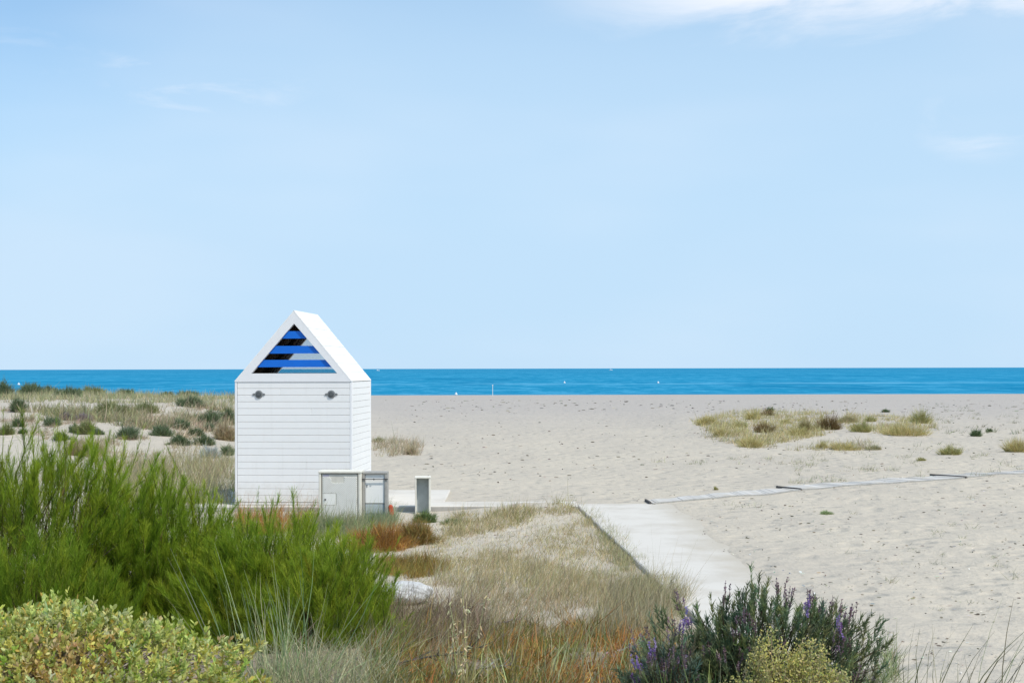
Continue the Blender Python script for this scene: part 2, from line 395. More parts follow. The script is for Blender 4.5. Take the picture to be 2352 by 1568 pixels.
# path: strip with real edges, following the ground
g = Geo(); pv, pf = [], []
yy = np.arange(5.0, 24.75, .25)
jl = .03 * (vnoise(yy * 2.2, yy * 0, 3) - .5)
for i, y in enumerate(yy):
    xc = path_c(y); zc = 0.0
    zt = zc + .062
    for x, z in ((xc - .605 + jl[i], -.2), (xc - .60 + jl[i], zt - .012), (xc - .585 + jl[i], zt), (3.25, zt + .0), (3.27, -.2)): pv.append((x, y, z))
n = len(yy)
for i in range(n - 1):
    for k in range(4): pf.append((5 * i + k, 5 * i + k + 1, 5 * i + 6 + k, 5 * i + 5 + k)[::-1])
g.add(pv, pf, np.array((.6, .6, .6)))
M_path = M_walk.copy(); M_path.name = 'sandy_path_concrete'
t = M_path.node_tree; b_ = t.nodes['Principled BSDF']; src = b_.inputs['Base Color'].links[0].from_socket
tcx = N(t, 'ShaderNodeTexCoord'); s_ = N(t, 'ShaderNodeSeparateXYZ'); t.links.new(tcx.outputs['Object'], s_.inputs[0])
n1 = N(t, 'ShaderNodeTexNoise', i_Scale=1.1, i_Detail=7.0, i_Roughness=.7); t.links.new(tcx.outputs['Object'], n1.inputs[0])
drift = math_(t, 'ADD', s_.outputs[0], math_(t, 'MULTIPLY', n1.outputs[0], 1.5))           # sand blown across from the open beach
c = mixc(t, math_(t, 'MULTIPLY', maprange(t, drift, 3.0, 3.95), .9), src, (.50, .447, .366))
c = mixc(t, math_(t, 'MULTIPLY', maprange(t, n1.outputs[0], .56, .70), .35), c, (.50, .447, .366))
t.links.new(c, b_.inputs['Base Color'])
tag(g.build('path', M_path), kind='structure', label='straight pale concrete footpath crossing the sand', cat='path')
# hut platform and the walkway joining it to the path
g = Geo(); g.box(-5.75, -1.28, 24.66, 27.0, -.15, .100)
o = g.build('hut_platform', M_walk, bevel=.012); tag(o, kind='structure', label='white concrete pad the beach hut stands on', cat='platform')
g = Geo(); g.box(-5.9, 1.20, 23.82, 24.64, -.2, .096)
o = g.build('walkway', M_conc, bevel=.012); tag(o, kind='structure', label='concrete walkway with a grey front edge running past the hut', cat='walkway')
o.data.materials.append(M_walk)
for p in o.data.polygons:
    if p.normal.z > .5: p.material_index = 1

# ------------------------------------------------------------------ beach hut
HX, HY, HZ = -4.02, 24.0, .10
hut = empty('beach_hut', (HX, HY, HZ), -R(4.1), 'white wooden beach hut with steep roof and blue slats in its open gable', 'hut')
W2, LEN, EAVE, APEX, AX, BASE = 1.085, 1.95, 2.265, 3.55, .02, 0.0
PITCH = .1215
def tone(v=.80, d=.008): k = v * 1.05 * (1 + rng.normal(0, d)); return (k, k * .995, k * .98)
def boards(g, along, a0, a1, out, thick, z0, z1):
    n = round((z1 - z0) / PITCH); p = (z1 - z0) / n
    for i in range(n):
        lo, hi = z0 + i * p + .0025, z0 + (i + 1) * p - .0025
        cut = [a0, a1]
        if rng.random() < .22: cut = [a0, a0 + (a1 - a0) * rng.uniform(.3, .7), a1]
        for k in range(len(cut) - 1):
            q0, q1 = cut[k] + (0.0015 if k else 0), cut[k + 1]
            if along == 'x': g.box(q0, q1, min(out, out + thick), max(out, out + thick), lo, hi, tone())
            else: g.box(min(out, out + thick), max(out, out + thick), q0, q1, lo, hi, tone())
T = .028
for name, args, core in (('front_wall', ('x', -W2 + .04, W2 - .035, 0, T), (-W2 + .04, W2 - .04, T + .002, T + .03)),
                         ('back_wall', ('x', -W2 + .04, W2 - .04, LEN - T, T), (-W2 + .04, W2 - .04, LEN - T - .03, LEN - T - .002))):
    g = Geo(); boards(g, *args, .055, EAVE); wf = g.build(name, M_paint, hut, bevel=.0045)
    g = Geo(); g.box(*core, 0.01, EAVE - .01); g.build('wall_lining', M_dark, wf)
for name, sgn in (('side_wall', 1), ('side_wall', -1)):
    g = Geo(); boards(g, 'y', .075, LEN - .05, sgn * W2, -sgn * T, .055, EAVE - .004); wf = g.build(name, M_paint, hut, bevel=.0045)
    g = Geo(); xa, xb = sorted((sgn * (W2 - T - .002), sgn * (W2 - T - .03))); g.box(xa, xb, .06, LEN - .06, .01, EAVE - .03); g.build('wall_lining', M_dark, wf)
for sx_, y0, y1 in ((1, -.004, .072), (-1, -.004, .05), (1, LEN - .047, LEN + .004), (-1, LEN - .047, LEN + .004)):
    g = Geo(); xa, xb = sorted((sx_ * (W2 - .034), sx_ * (W2 + .006))); g.box(xa, xb, y0, y1, .052, EAVE - .002, (.81, .81, .815)); g.build('corner_trim', M_paint, hut, bevel=.004)
g = Geo(); g.box(-W2 - .012, W2 + .012, -.016, LEN + .016, 0, .048, (.8, .8, .8)); g.build('base_board', M_paint, hut, bevel=.004)
# gable frames: two raking boards and a cross board
IB, IA, IW = 2.42, 3.335, .80                         # opening: sill height, peak height, half width
for name, y0, y1 in (('front_gable_frame', -.012, .075), ('back_gable_frame', LEN - .075, LEN + .012)):
    g = Geo()
    g.prism([(-W2 - .006, EAVE), (AX - IW, IB), (AX, IA), (AX, APEX)][::1], y0, y1, (.80, .80, .81))
    g.prism([(W2 + .006, EAVE), (AX, APEX), (AX, IA), (AX + IW, IB)], y0, y1, (.80, .80, .81))
    g.prism([(-W2 - .006, EAVE), (W2 + .006, EAVE), (AX + IW, IB), (AX - IW, IB)], y0, y1, (.80, .80, .81))
    g.build(name, M_paint, hut)
# roof slopes in eight long boards, dark lining below
for sgn in (1, -1):
    A0 = np.array([AX, APEX + .030]); B0 = np.array([sgn * (W2 + .014), EAVE + .008])
    d = (B0 - A0); Ls = np.linalg.norm(d); d = d / Ls; nn = np.array([-d[1], d[0]]) * sgn
    if nn[1] < 0: nn = -nn
    g = Geo()
    for i in range(8):
        p0, p1 = A0 + d * Ls * i / 8, A0 + d * (Ls * (i + 1) / 8 - .006)
        lift = .0015 * (i % 2)
        q = [p0 + nn * lift, p1 + nn * lift, p1 - nn * (.024 - lift), p0 - nn * (.024 - lift)]
        q = [tuple(x) for x in q]
        if sgn > 0: q = q[::-1]
        g.prism(q, -.014, LEN + .014, tone(.80, .012))
    rf = g.build('roof_slope', M_paint, hut, bevel=.003)
    g = Geo(); p0, p1 = A0 - nn * .028 + d * .01, A0 + d * (Ls - .03) - nn * .028
    q = [tuple(p0), tuple(p1), tuple(p1 - nn * .05), tuple(p0 - nn * .05 + d * .06)]
    if sgn > 0: q = q[::-1]
    g.prism(q, .08, LEN - .08); g.build('roof_lining', M_dark, rf)
    for k in (.36, .68):                                # two rafters
        g = Geo(); yk = LEN * k
        p0, p1 = A0 - nn * .080 + d * .12, A0 + d * (Ls - .08) - nn * .080
        q = [tuple(p0), tuple(p1), tuple(p1 - nn * .05), tuple(p0 - nn * .05)]
        if sgn > 0: q = q[::-1]
        g.prism(q, yk - .025, yk + .025); g.build('rafter', M_dark, rf)
sl = IW / (IA - IB)
for z0, z1 in ((3.195, 3.060), (2.925, 2.785), (2.668, 2.535)):
    h0, h1 = (IA - z0) * sl, (IA - z1) * sl
    g = Geo(); g.prism([(AX - h1 + .002, z1), (AX + h1 - .002, z1), (AX + h0 - .002, z0), (AX - h0 + .002, z0)], .024, .052); g.build('blue_slat', M_blue, hut)
# pane closing the far gable
mp_ = bpy.data.materials.new('clear_pane'); mp_.use_nodes = True; t = mp_.node_tree; b = t.nodes['Principled BSDF']
b.inputs['Base Color'].default_value = (.85, .9, .95, 1); b.inputs['Roughness'].default_value = .1
tr = N(t, 'ShaderNodeBsdfTransparent'); mx = N(t, 'ShaderNodeMixShader', n_0=.22)
t.links.new(tr.outputs[0], mx.inputs[1]); t.links.new(b.outputs[0], mx.inputs[2]); t.links.new(mx.outputs[0], t.nodes['Material Output'].inputs[0])
g = Geo(); g.prism([(AX - IW + .001, IB), (AX + IW - .001, IB), (AX + .01, IA - .01), (AX - .01, IA - .01)], LEN - .05, LEN - .044); g.build('window_pane', mp_, hut)
# two round vents with side lugs
for vx in (-.64, .71):
    g = Geo(); vz = 2.035
    g.cyl((vx, -.001, vz), (0, -1, 0), .076, .016, 24, r2=.068)
    for s_ in (-1, 1):
        xa, xb = sorted((vx + s_ * .060, vx + s_ * .104)); g.box(xa, xb, -.012, -.001, vz - .020, vz + .020)
        g.cyl((vx + s_ * .104, -.001, vz), (0, -1, 0), .014, .016, 12)
    v_ = g.build('round_vent', M_metal, hut)
    g = Geo(); g.cyl((vx, -.0165, vz), (0, -1, 0), .052, .014, 20, r2=.042); g.build('vent_core', M_core, v_)
    g = Geo()
    for k in range(-2, 3): g.box(vx - .028, vx + .028, -.036, -.031, vz + k * .011 - .0022, vz + k * .011 + .0022)
    g.build('vent_louvre', M_metal, v_)

# ------------------------------------------------------------------ service cabinets beside the hut
x, y, z = gp(779, 1204); y = 22.0; x = (779 - UC) * y / F; z = float(H(np.array([x]), np.array([y]))[0])
ca = empty('utility_cabinet', (x, y, z), -R(2), 'widest cream utility cabinet whose pale door has diagonal ribs', 'cabinet', 'utility cabinets by the hut')
w_, h_, d_ = .355, .885, .34
g = Geo()
g.box(-w_, -w_ + .040, 0, d_, -.05, h_ - .045); g.box(w_ - .040, w_, 0, d_, -.05, h_ - .045); g.box(-w_ - .006, w_ + .012, -.012, d_ + .01, h_ - .044, h_ - .008)
g.box(-w_ + .046, w_ - .046, d_ - .04, d_ - .001, -.05, h_ - .046); g.build('housing', M_cream, ca, bevel=.005)
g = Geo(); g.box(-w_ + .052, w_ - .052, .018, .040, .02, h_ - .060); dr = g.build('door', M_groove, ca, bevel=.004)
g = Geo()
x0, x1, zb, zt = -w_ + .075, w_ - .07, .05, h_ - .105
for k in np.arange(-.9, 1.0, .030):                      # slanting ribs clipped to the panel and round the lock plate
    pts = []
    for s0, s1 in ((0, 1),):
        zA, zB = zt, zb
        xa = x0 + k + 0; xb = xa + (zt - zb) * .85
        t0 = max(0, (x0 - xa) / (xb - xa)); t1 = min(1, (x1 - xa) / (xb - xa))
        segs = [(t0, t1)] if t1 > t0 else []
        out = []
        for a, b_ in segs:
            m_ = [a]
            steps = np.linspace(a, b_, 40); run = []
            for tt in steps:
                px, pz = xa + (xb - xa) * tt, zt + (zb - zt) * tt
                blocked = (px < x0 + .22 and .30 < pz < .50) or (abs(px + .03) < .11 and pz > h_ - .20)
                if blocked:
                    if len(run) > 1: out.append((run[0], run[-1]))
                    run = []
                else: run.append(tt)
            if len(run) > 1: out.append((run[0], run[-1]))
        for a, b_ in out:
            pA = np.array([xa + (xb - xa) * a, zt + (zb - zt) * a]); pB = np.array([xa + (xb - xa) * b_, zt + (zb - zt) * b_])
            q = pB - pA; l_ = np.linalg.norm(q)
            if l_ < .03: continue
            q = q / l_; nn = np.array([q[1], -q[0]]) * .0085
            poly = [tuple(pA - nn), tuple(pB - nn), tuple(pB + nn), tuple(pA + nn)]
            g.prism(poly, .008, .0175)
g.build('rib', M_door, dr)
g = Geo(); g.box(x0, x0 + .21, .010, .0172, .305, .495); g.build('lock_plate', M_door, dr, bevel=.002)
g = Geo(); g.cyl((x0 + .035, .009, .395), (0, -1, 0), .015, .012, 12); g.build('lock', M_black, dr)
g = Geo(); g.box(x0, x0 + .10, .010, .0172, h_ - .105, h_ - .068); g.build('name_plate', M_plate, dr)

y = 22.15; x = (859.5 - UC) * y / F; z = float(H(np.array([x]), np.array([y]))[0])
cb = empty('utility_cabinet', (x, y, z), -R(1), 'grey framed utility cabinet with white door above a blue grey panel', 'cabinet', 'utility cabinets by the hut')
w_, h_, d_ = .208, .845, .26
g = Geo()
g.box(-w_, -w_ + .040, 0, d_, -.05, h_ - .036); g.box(w_ - .040, w_, 0, d_, -.05, h_ - .036); g.box(-w_ - .004, w_ + .004, -.004, d_ + .004, h_ - .035, h_)
g.box(-w_ + .041, w_ - .041, d_ - .03, d_ - .001, -.05, h_ - .037); g.build('frame', M_gframe, cb, bevel=.004)
g = Geo(); g.box(-w_ + .044, w_ - .044, .030, .048, .315, h_ - .042); dr = g.build('door', M_white, cb, bevel=.004)
g = Geo(); g.cyl((-w_ + .075, .0295, .62), (0, -1, 0), .009, .010, 10); g.box(-w_ + .071, -w_ + .079, .0215, .0295, .585, .612); g.build('lock', M_black, dr)
g = Geo(); g.box(-w_ + .044, w_ - .044, .035, .050, .14, .300); g.build('lower_panel', M_panel, cb, bevel=.004)
g = Geo(); g.box(-w_ + .044, w_ - .044, .042, .056, -.03, .132); g.build('base_panel', M_panel, cb, bevel=.004)
g = Geo(); g.box(-w_ - .03, w_ + .022, -.020, -.006, .722, .733); g.cyl((-.01, -.02, .727), (0, -1, 0), .014, .012, 12); g.build('locking_bar', M_black, cb)

y = 23.45; x = (970 - UC) * y / F; z = float(H(np.array([x]), np.array([y]))[0])
cc = empty('open_niche', (x, y, z), R(3), 'narrow empty concrete meter box with an open front, rightmost of the boxes', 'box', 'utility cabinets by the hut')
w_, h_, d_ = .140, .66, .24
g = Geo()
g.box(-w_, -w_ + .026, 0, d_, -.05, h_ - .028); g.box(w_ - .034, w_, 0, d_, -.05, h_ - .028); g.box(-w_ - .003, w_ + .003, -.006, d_, h_ - .027, h_)
g.build('housing', M_cream, cc, bevel=.004)
g = Geo(); g.box(-w_ + .027, w_ - .035, d_ - .03, d_ - .002, -.05, h_ - .029); g.build('back_panel', M_panel, cc)

# red stake
y = 22.4; x = (900 - UC) * y / F; z = float(H(np.array([x]), np.array([y]))[0])
g = Geo(); g.box(-.036, .036, -.03, .03, -.06, .255); g.cyl((0, 0, .2545), (0, 0, 1), .030, .02, 12, r2=.02)
o = g.build('marker_stake', M_red, bevel=.004); o.location = (x, y, z); o.rotation_euler = (R(3), -R(7), R(12))
tag(o, 'short red stake leaning in the weeds beside the grey cabinet', 'stake')

# ------------------------------------------------------------------ board mats laid over the sand
def mat_strip(label, near, far, gap):
    """near, far: photo points of the near and far long edge"""
    (a, b), (c, d) = near, far
    P = [np.array(gp(*q)) for q in (a, b, d, c)]
    org = P.copy()[0] * .5 + P[2] * .5
    root = empty('board_mat', tuple(org), 0, label, 'board mat', 'board mats laid over the beach')
    g = Geo(); n = 46
    for i in range(n):
        t0, t1 = i / n, (i + .985) / n
        q = []
        lz = .008 * math.sin(i * .7) + .0015 * rng.normal()
        for s_, t_ in ((0, t0), (0, t1), (1, t1), (1, t0)):
            p = (P[0] * (1 - t_) + P[1] * t_) * (1 - s_) + (P[3] * (1 - t_) + P[2] * t_) * s_
            gz = float(H(np.array([p[0]]), np.array([p[1]]))[0])
            q.append((p[0] - org[0], p[1] - org[1], gz - org[2] + .022 + lz))
        k = .55 * (1 + rng.normal(0, .06))
        V = q + [(x_, y_, z_ - .03) for x_, y_, z_ in q]
        g.add(V, [(0, 1, 2, 3), (7, 6, 5, 4), (0, 4, 5, 1), (1, 5, 6, 2), (2, 6, 7, 3), (3, 7, 4, 0)], np.array((k, k * .96, k * .90)))
    g.build('boards', M_mat, root)
    def rail(A, B_, name, hgt, wd, m_):
        g = Geo(); A, B_ = np.array(A), np.array(B_); dd = unit((B_ - A) * np.array([1, 1, 0])); sd = np.array([-dd[1], dd[0], 0]) * wd
        steps = 12
        for i in range(steps):
            pa, pb = A + (B_ - A) * i / steps, A + (B_ - A) * (i + 1) / steps
            za, zb_ = [float(H(np.array([p[0]]), np.array([p[1]]))[0]) for p in (pa, pb)]
            V = []
            for p, zz_ in ((pa, za), (pb, zb_)):
                for s_ in (-1, 1):
                    for u_ in (-.03, hgt): V.append((p[0] + sd[0] * s_ - org[0], p[1] + sd[1] * s_ - org[1], zz_ + u_ - org[2]))
            g.add(V, [(0, 1, 3, 2), (4, 6, 7, 5), (0, 4, 5, 1), (2, 3, 7, 6), (1, 5, 7, 3), (0, 2, 6, 4)], np.array((.30, .28, .27)))
        g.build(name, m_, root)
    nrm = unit((P[3] - P[0]) * np.array([1, 1, 0]))
    rail(P[0] - nrm * .03, P[1] - nrm * .03, 'edge_rail', .026, .012, M_gframe)
    dirx = unit((P[1] - P[0]) * np.array([1, 1, 0]))
    rail(P[0] - dirx * .05 - nrm * gap, P[3] - dirx * .05 + nrm * gap, 'end_batten', .045, .018, M_weath)
    return root
mat_strip('pale board mat starting at the concrete path, nearest of the three', ((1497, 1157), (1836, 1126)), ((1486, 1150), (1808, 1121)), .0)
mat_strip('middle board mat, its dark end batten overlapping the mat by the path', ((1838, 1125), (2215, 1097)), ((1790, 1120), (2150, 1094)), .05)
mat_strip('board mat running out of view past the dark batten beside the middle mat', ((2217, 1097), (2480, 1080)), ((2142, 1092), (2446, 1075)), .05)

# ------------------------------------------------------------------ far marks on the sea
def sea_pt(u, v):
    vv = v + ROLL * (u - UC) - VH; Y = F * (CH + 1.5) / vv; return (u - UC) * Y / F, Y
def ball(g, c, r, n=12, col=(.8, .8, .8), sq=(1, 1, 1)):
    V, Fq = [], []
    for i in range(n + 1):
        ph = math.pi * i / n
        for j in range(2 * n):
            th = math.pi * j / n; V.append((c[0] + r * sq[0] * math.sin(ph) * math.cos(th), c[1] + r * sq[1] * math.sin(ph) * math.sin(th), c[2] + r * sq[2] * math.cos(ph)))
    for i in range(n):
        for j in range(2 * n): Fq.append((i * 2 * n + j, (i + 1) * 2 * n + j, (i + 1) * 2 * n + (j + 1) % (2 * n), i * 2 * n + (j + 1) % (2 * n)))
    g.add(V, Fq, np.array(col))
for u, v, r, lb in ((1047, 907, .22, 'white buoy closest to the sandy shore'), (1296, 880, .28, 'white buoy on the pale sandbar streak, straight out from the concrete path'),
                    (1511, 880, .28, 'white buoy on the pale streak, farther right of its twin'), (43, 884, .33, 'white buoy above the dune plants at the far left')):
    x, y = sea_pt(u, v); e = empty('buoy', (x, y, -1.5), 0, lb, 'buoy', 'white buoys on the sea')
    g = Geo(); ball(g, (0, 0, r * .55), r, 10, sq=(1, 1, .95)); g.build('float', M_white, e, smooth=True)
    g = Geo(); g.cyl((0, 0, r * 1.3), (0, 0, 1), r * .3, r * .9, 10, r2=r * .16); g.build('top_mark', M_white, e)
for u, v, lb in ((867, 851.2, 'tiny white motorboat on the horizon above the hut roof edge'), (1402, 850.0, 'tiny white motorboat alone on the open horizon')):
    x, y = sea_pt(u, v); e = empty('motorboat', (x, y, -1.5), R(8), lb, 'boat', 'boats on the horizon')
    g = Geo(); k = y / 3000
    V = []
    for s_, wd, zt in ((-4, 1.2, 1.1), (-1, 1.5, 1.1), (2, 1.3, 1.3), (4.4, .1, 1.7)):
        V += [(s_ * k, -wd * k, zt * k), (s_ * .93 * k, -wd * .6 * k, -.3), (s_ * .93 * k, wd * .6 * k, -.3), (s_ * k, wd * k, zt * k)]
    Fq = [(4 * i + a, 4 * i + (a + 1) % 4, 4 * i + 4 + (a + 1) % 4, 4 * i + 4 + a) for i in range(3) for a in range(4)] + [(3, 2, 1, 0), (12, 13, 14, 15)]
    g.add(V, Fq, np.array((.8, .8, .8))); g.build('hull', M_white, e)
    g = Geo(); g.box(-1.6 * k, .9 * k, -.9 * k, .9 * k, 1.0 * k, 2.3 * k); g.build('cabin', M_white, e, bevel=.1)
x, y, z = (1131 - UC) * 122 / F, 122.0, float(H(np.array([-1.8]), np.array([122.0]))[0])
g = Geo(); g.cyl((0, 0, -.1), (0, 0, 1), .022, 1.1, 8); g.box(-.05, .05, -.03, .03, 1.0, 1.08)
o = g.build('marker_pole', M_white); o.location = (x, y, z); tag(o, 'thin white pole standing at the water line', 'pole')

# ================================================================== VEGETATION
UP = np.array([0, 0, 1.0])
def onground(P):
    P[:, 2] = H(P[:, 0], P[:, 1]); return P
def px_scatter(n, poly, thr=None, nscale=(60, 25), seed=0):
    """random ground points inside a polygon of photo points, thinned by a noise"""
    poly = np.array(poly, float); lo, hi = poly.min(0), poly.max(0); out = np.zeros((0, 2))
    tries = 0
    while len(out) < n and tries < 60:
        tries += 1
        q = rng.uniform(lo, hi, (n * 2, 2)); x, y = q[:, 0], q[:, 1]
        ins = np.zeros(len(q), bool); j = len(poly) - 1
        for i in range(len(poly)):
            xi, yi = poly[i]; xj, yj = poly[j]
            with np.errstate(divide='ignore', invalid='ignore'):
                ins ^= ((yi > y) != (yj > y)) & (x < (xj - xi) * (y - yi) / (yj - yi + 1e-12) + xi)
            j = i
        if thr is not None:
            ins &= fbm(x / nscale[0], y / nscale[1], seed) > thr + rng.normal(0, .05, len(q))
        out = np.concatenate([out, q[ins]])
    out = out[:n]
    X, Y, Z = px2ground(out[:, 0], out[:, 1])
    return np.stack([X, Y, Z], 1), out
def pal(cols, n, dv=.22):
    cols = np.array(cols); return vary(cols[rng.integers(0, len(cols), n)], n, dv, .06)
def stuff(name, g, m, label):
    o = g.build(name, m); tag(o, label, 'grass', kind='stuff'); return o

# ---- ground cover (nobody could count it)
BEIGE = [(.58, .47, .28), (.62, .52, .33), (.52, .43, .23), (.46, .41, .20)]
GREYB = [(.50, .38, .22), (.41, .29, .16), (.56, .44, .27), (.34, .25, .14), (.45, .38, .21)]
RUST = [(.46, .20, .06), (.50, .26, .08), (.36, .19, .07), (.44, .30, .08)]
OLIVE = [(.22, .23, .06), (.28, .26, .07), (.16, .19, .05), (.34, .27, .10)]
g = Geo()
def cover(n, poly, cols, hl, wd, splay=.45, thr=None, ns=(60, 25), seed=0, lean=(.12, 0, 0), clump=0, bend=.3, segs=2, ymax=100):
    if clump:
        c, _ = px_scatter(max(1, n // clump), poly, thr, ns, seed)
        P = np.repeat(c, clump, 0)
        sc = np.repeat(np.exp(rng.normal(0, .35, (len(c), 1))), clump, 0)
        tint_ = np.repeat(vary((1, 1, 1), len(c), .16, .05), clump, 0)
        r = (.025 + .02 * sc) * np.sqrt(P[:, 1:2] / 14)
        P = onground(P + np.concatenate([rng.normal(size=(len(P), 2)) * r, np.zeros((len(P), 1))], 1))
    else:
        P, _ = px_scatter(n, poly, thr, ns, seed); sc = 1; tint_ = 1
    keep = P[:, 1] < ymax; P = P[keep]
    if clump: sc, tint_ = sc[keep], tint_[keep]
    n = len(P)
    D = UP + rng.normal(0, splay, (n, 3)) * np.array([1, 1, .15])
    L = rng.uniform(hl[0], hl[1], n) * (sc[:, 0] if clump else 1)
    P = P - UP * .01
    blades(g, P, D, L, wd * np.exp(rng.normal(0, .25, n)), np.clip(pal(cols, n) * tint_, .005, .8), bend, segs, lean)
# pale field between hut and path
FIELD = [(1010, 1190), (1190, 1166), (1335, 1166), (1395, 1222), (1545, 1352), (1500, 1400), (1100, 1330), (900, 1290), (1000, 1250)]
cover(8000, FIELD, BEIGE, (.05, .15), .0055, .6, .50, (90, 26), 3, clump=12)
cover(5000, FIELD, BEIGE + [(.34, .36, .20)], (.05, .13), .0045, .7)
cover(3500, [(1040, 1185), (1290, 1150), (1330, 1172), (1150, 1215), (1010, 1240)], BEIGE + OLIVE[:1], (.06, .18), .006, .5, .45, (50, 15), 4, clump=10)
cover(9000, [(1000, 1200), (1190, 1172), (1335, 1172), (1395, 1228), (1530, 1352), (1500, 1400), (1000, 1400), (880, 1300)], [(.60, .50, .32), (.64, .55, .37), (.54, .46, .27)], (.03, .09), .006, .8, clump=6)
# fringe along the path's left edge
cover(6500, [(1335, 1172), (1350, 1172), (1545, 1340), (1580, 1375), (1500, 1400), (1430, 1320)], [(.44, .41, .22), (.50, .44, .27), (.36, .36, .17)], (.04, .13), .006, .5, .46, (70, 30), 5, clump=14)
cover(4200, [(1400, 1345), (1540, 1345), (1585, 1380), (1520, 1470), (1370, 1480)], [(.46, .40, .25), (.50, .43, .27), (.40, .36, .20)], (.12, .28), .0045, .3, clump=10, lean=(.15, 0, 0))
# tall dry grass across the middle
MID = [(990, 1335), (1160, 1335), (1330, 1375), (1480, 1400), (1515, 1455), (1450, 1475), (1180, 1480), (1000, 1530), (860, 1540), (865, 1425), (960, 1410)]
cover(3800, [(1000, 1300), (1180, 1280), (1350, 1330), (1480, 1380), (1400, 1400), (1000, 1345)], BEIGE + [(.36,.36,.20)], (.08, .26), .0042, .35, .46, (80, 30), 6, clump=6, lean=(.22, 0, 0))
cover(6200, MID, GREYB, (.05, .17), .0044, .42, .40, (70, 32), 41, clump=7, lean=(.22, -.02, 0))
cover(4200, MID, [(.54, .43, .27), (.56, .49, .33), (.40, .40, .23)], (.08, .23), .0038, .36, .40, (60, 30), 42, clump=5, lean=(.25, 0, 0))
cover(3400, [(870, 1400), (1100, 1420), (1120, 1500), (860, 1510)], [(.24, .17, .12), (.30, .21, .16), (.18, .14, .09)], (.12, .30), .0045, .5, clump=12, bend=.5)
# low rust and green growth along the bottom
LOW = [(850, 1450), (1180, 1440), (1500, 1430), (1530, 1640), (850, 1640)]
cover(9000, LOW, RUST, (.05, .15), .009, .7, .46, (110, 40), 7, clump=18)
cover(12000, LOW, OLIVE, (.05, .15), .008, .6, .44, (90, 45), 8, clump=14)
cover(1800, LOW, GREYB, (.08, .20), .005, .6, clump=8)
cover(240, [(1000, 1520), (1560, 1510), (1560, 1640), (1000, 1640)], [(.36, .40, .18), (.44, .42, .24)], (.18, .42), .007, .22, lean=(.05, 0, 0))
cover(3500, [(860, 1400), (960, 1380), (1000, 1420), (960, 1520), (850, 1540)], OLIVE + [(.2, .3, .06)], (.08, .22), .006, .6, .5, (50, 40), 9, clump=12)
# under and between the foreground shrubs
cover(4200, [(600, 1510), (900, 1490), (900, 1640), (540, 1640)], [(.44, .42, .25), (.36, .36, .20), (.50, .46, .31)], (.06, .20), .006, .7, clump=10, bend=.6)
cover(3600, [(1440, 1500), (1560, 1480), (2050, 1500), (2080, 1640), (1430, 1640)], [(.22, .29, .13), (.30, .34, .16), (.36, .35, .19)], (.08, .24), .006, .45, clump=10)
# weeds at the foot of the cabinets and along the slab
cover(5000, [(700, 1195), (830, 1198), (900, 1190), (905, 1215), (790, 1240), (690, 1235)], [(.36, .38, .20), (.30, .34, .17), (.42, .41, .22)], (.08, .24), .006, .35, clump=10)
cover(2500, [(830, 1190), (900, 1183), (905, 1206), (830, 1212)], [(.28, .36, .22), (.24, .31, .18)], (.08, .22), .006, .25, clump=10)
cover(2600, [(540, 1185), (730, 1186), (730, 1225), (540, 1225)], RUST[:2] + [(.40, .34, .16)], (.10, .30), .006, .4, clump=12)
# olive and rust carpet left of the field
cover(6000, [(880, 1283), (1010, 1290), (1030, 1312), (940, 1330), (870, 1315)], [(.34, .26, .07), (.30, .27, .08), (.38, .22, .06)], (.05, .13), .006, .5, clump=16)
stuff('dry_grass', g, M_dry, 'dry beige to brown grass covering the ground from the hut to the foreground')

g = Geo()   # dune carpet on the left
cover(13500, [(0, 896), (150, 897), (535, 899), (535, 965), (330, 985), (0, 950)], [(.42, .38, .21), (.36, .35, .18), (.28, .30, .16), (.46, .40, .26)], (.12, .38), .018, .5, .46, (70, 12), 12, clump=10, ymax=66)
cover(8000, [(280, 902), (535, 900), (535, 1010), (430, 1010), (330, 985)], [(.52, .45, .30), (.56, .47, .33), (.50, .37, .26)], (.10, .30), .014, .6, .40, (60, 14), 13, clump=10, ymax=66)
cover(4500, [(0, 930), (330, 960), (340, 1010), (100, 1010), (0, 985)], [(.50, .36, .28), (.52, .42, .30), (.40, .36, .22)], (.06, .18), .012, .8, .58, (50, 12), 14, clump=12, ymax=66)
cover(5000, [(90, 1010), (530, 1010), (535, 1110), (100, 1110)], [(.50, .42, .28), (.52, .42, .31), (.44, .40, .22)], (.08, .24), .010, .6, .52, (60, 22), 15, clump=12)
cover(6000, [(330, 1060), (535, 1060), (535, 1165), (200, 1165)], [(.48, .42, .26), (.42, .38, .20), (.38, .37, .18)], (.18, .42), .008, .4, clump=10)
n = 7000; P = np.stack([rng.uniform(-30, -11.5, n), rng.uniform(50, 63.5, n), np.zeros(n)], 1)
P = P[fbm(P[:, 0] / 2.2, P[:, 1] / 2.5, 44) > .43]; P = onground(np.repeat(P, 3, 0) + rng.normal(0, .05, (len(P) * 3, 3))); n = len(P)
blades(g, P, UP + rng.normal(0, .45, (n, 3)) * np.array([1, 1, .15]), rng.uniform(.12, .40, n), .017, pal([(.42, .38, .21), (.34, .35, .18), (.27, .30, .16), (.46, .40, .26)], n), .3, 2)
stuff('dune_grass', g, M_dry, 'dry straw and grey green grass carpeting the dune left of the hut')

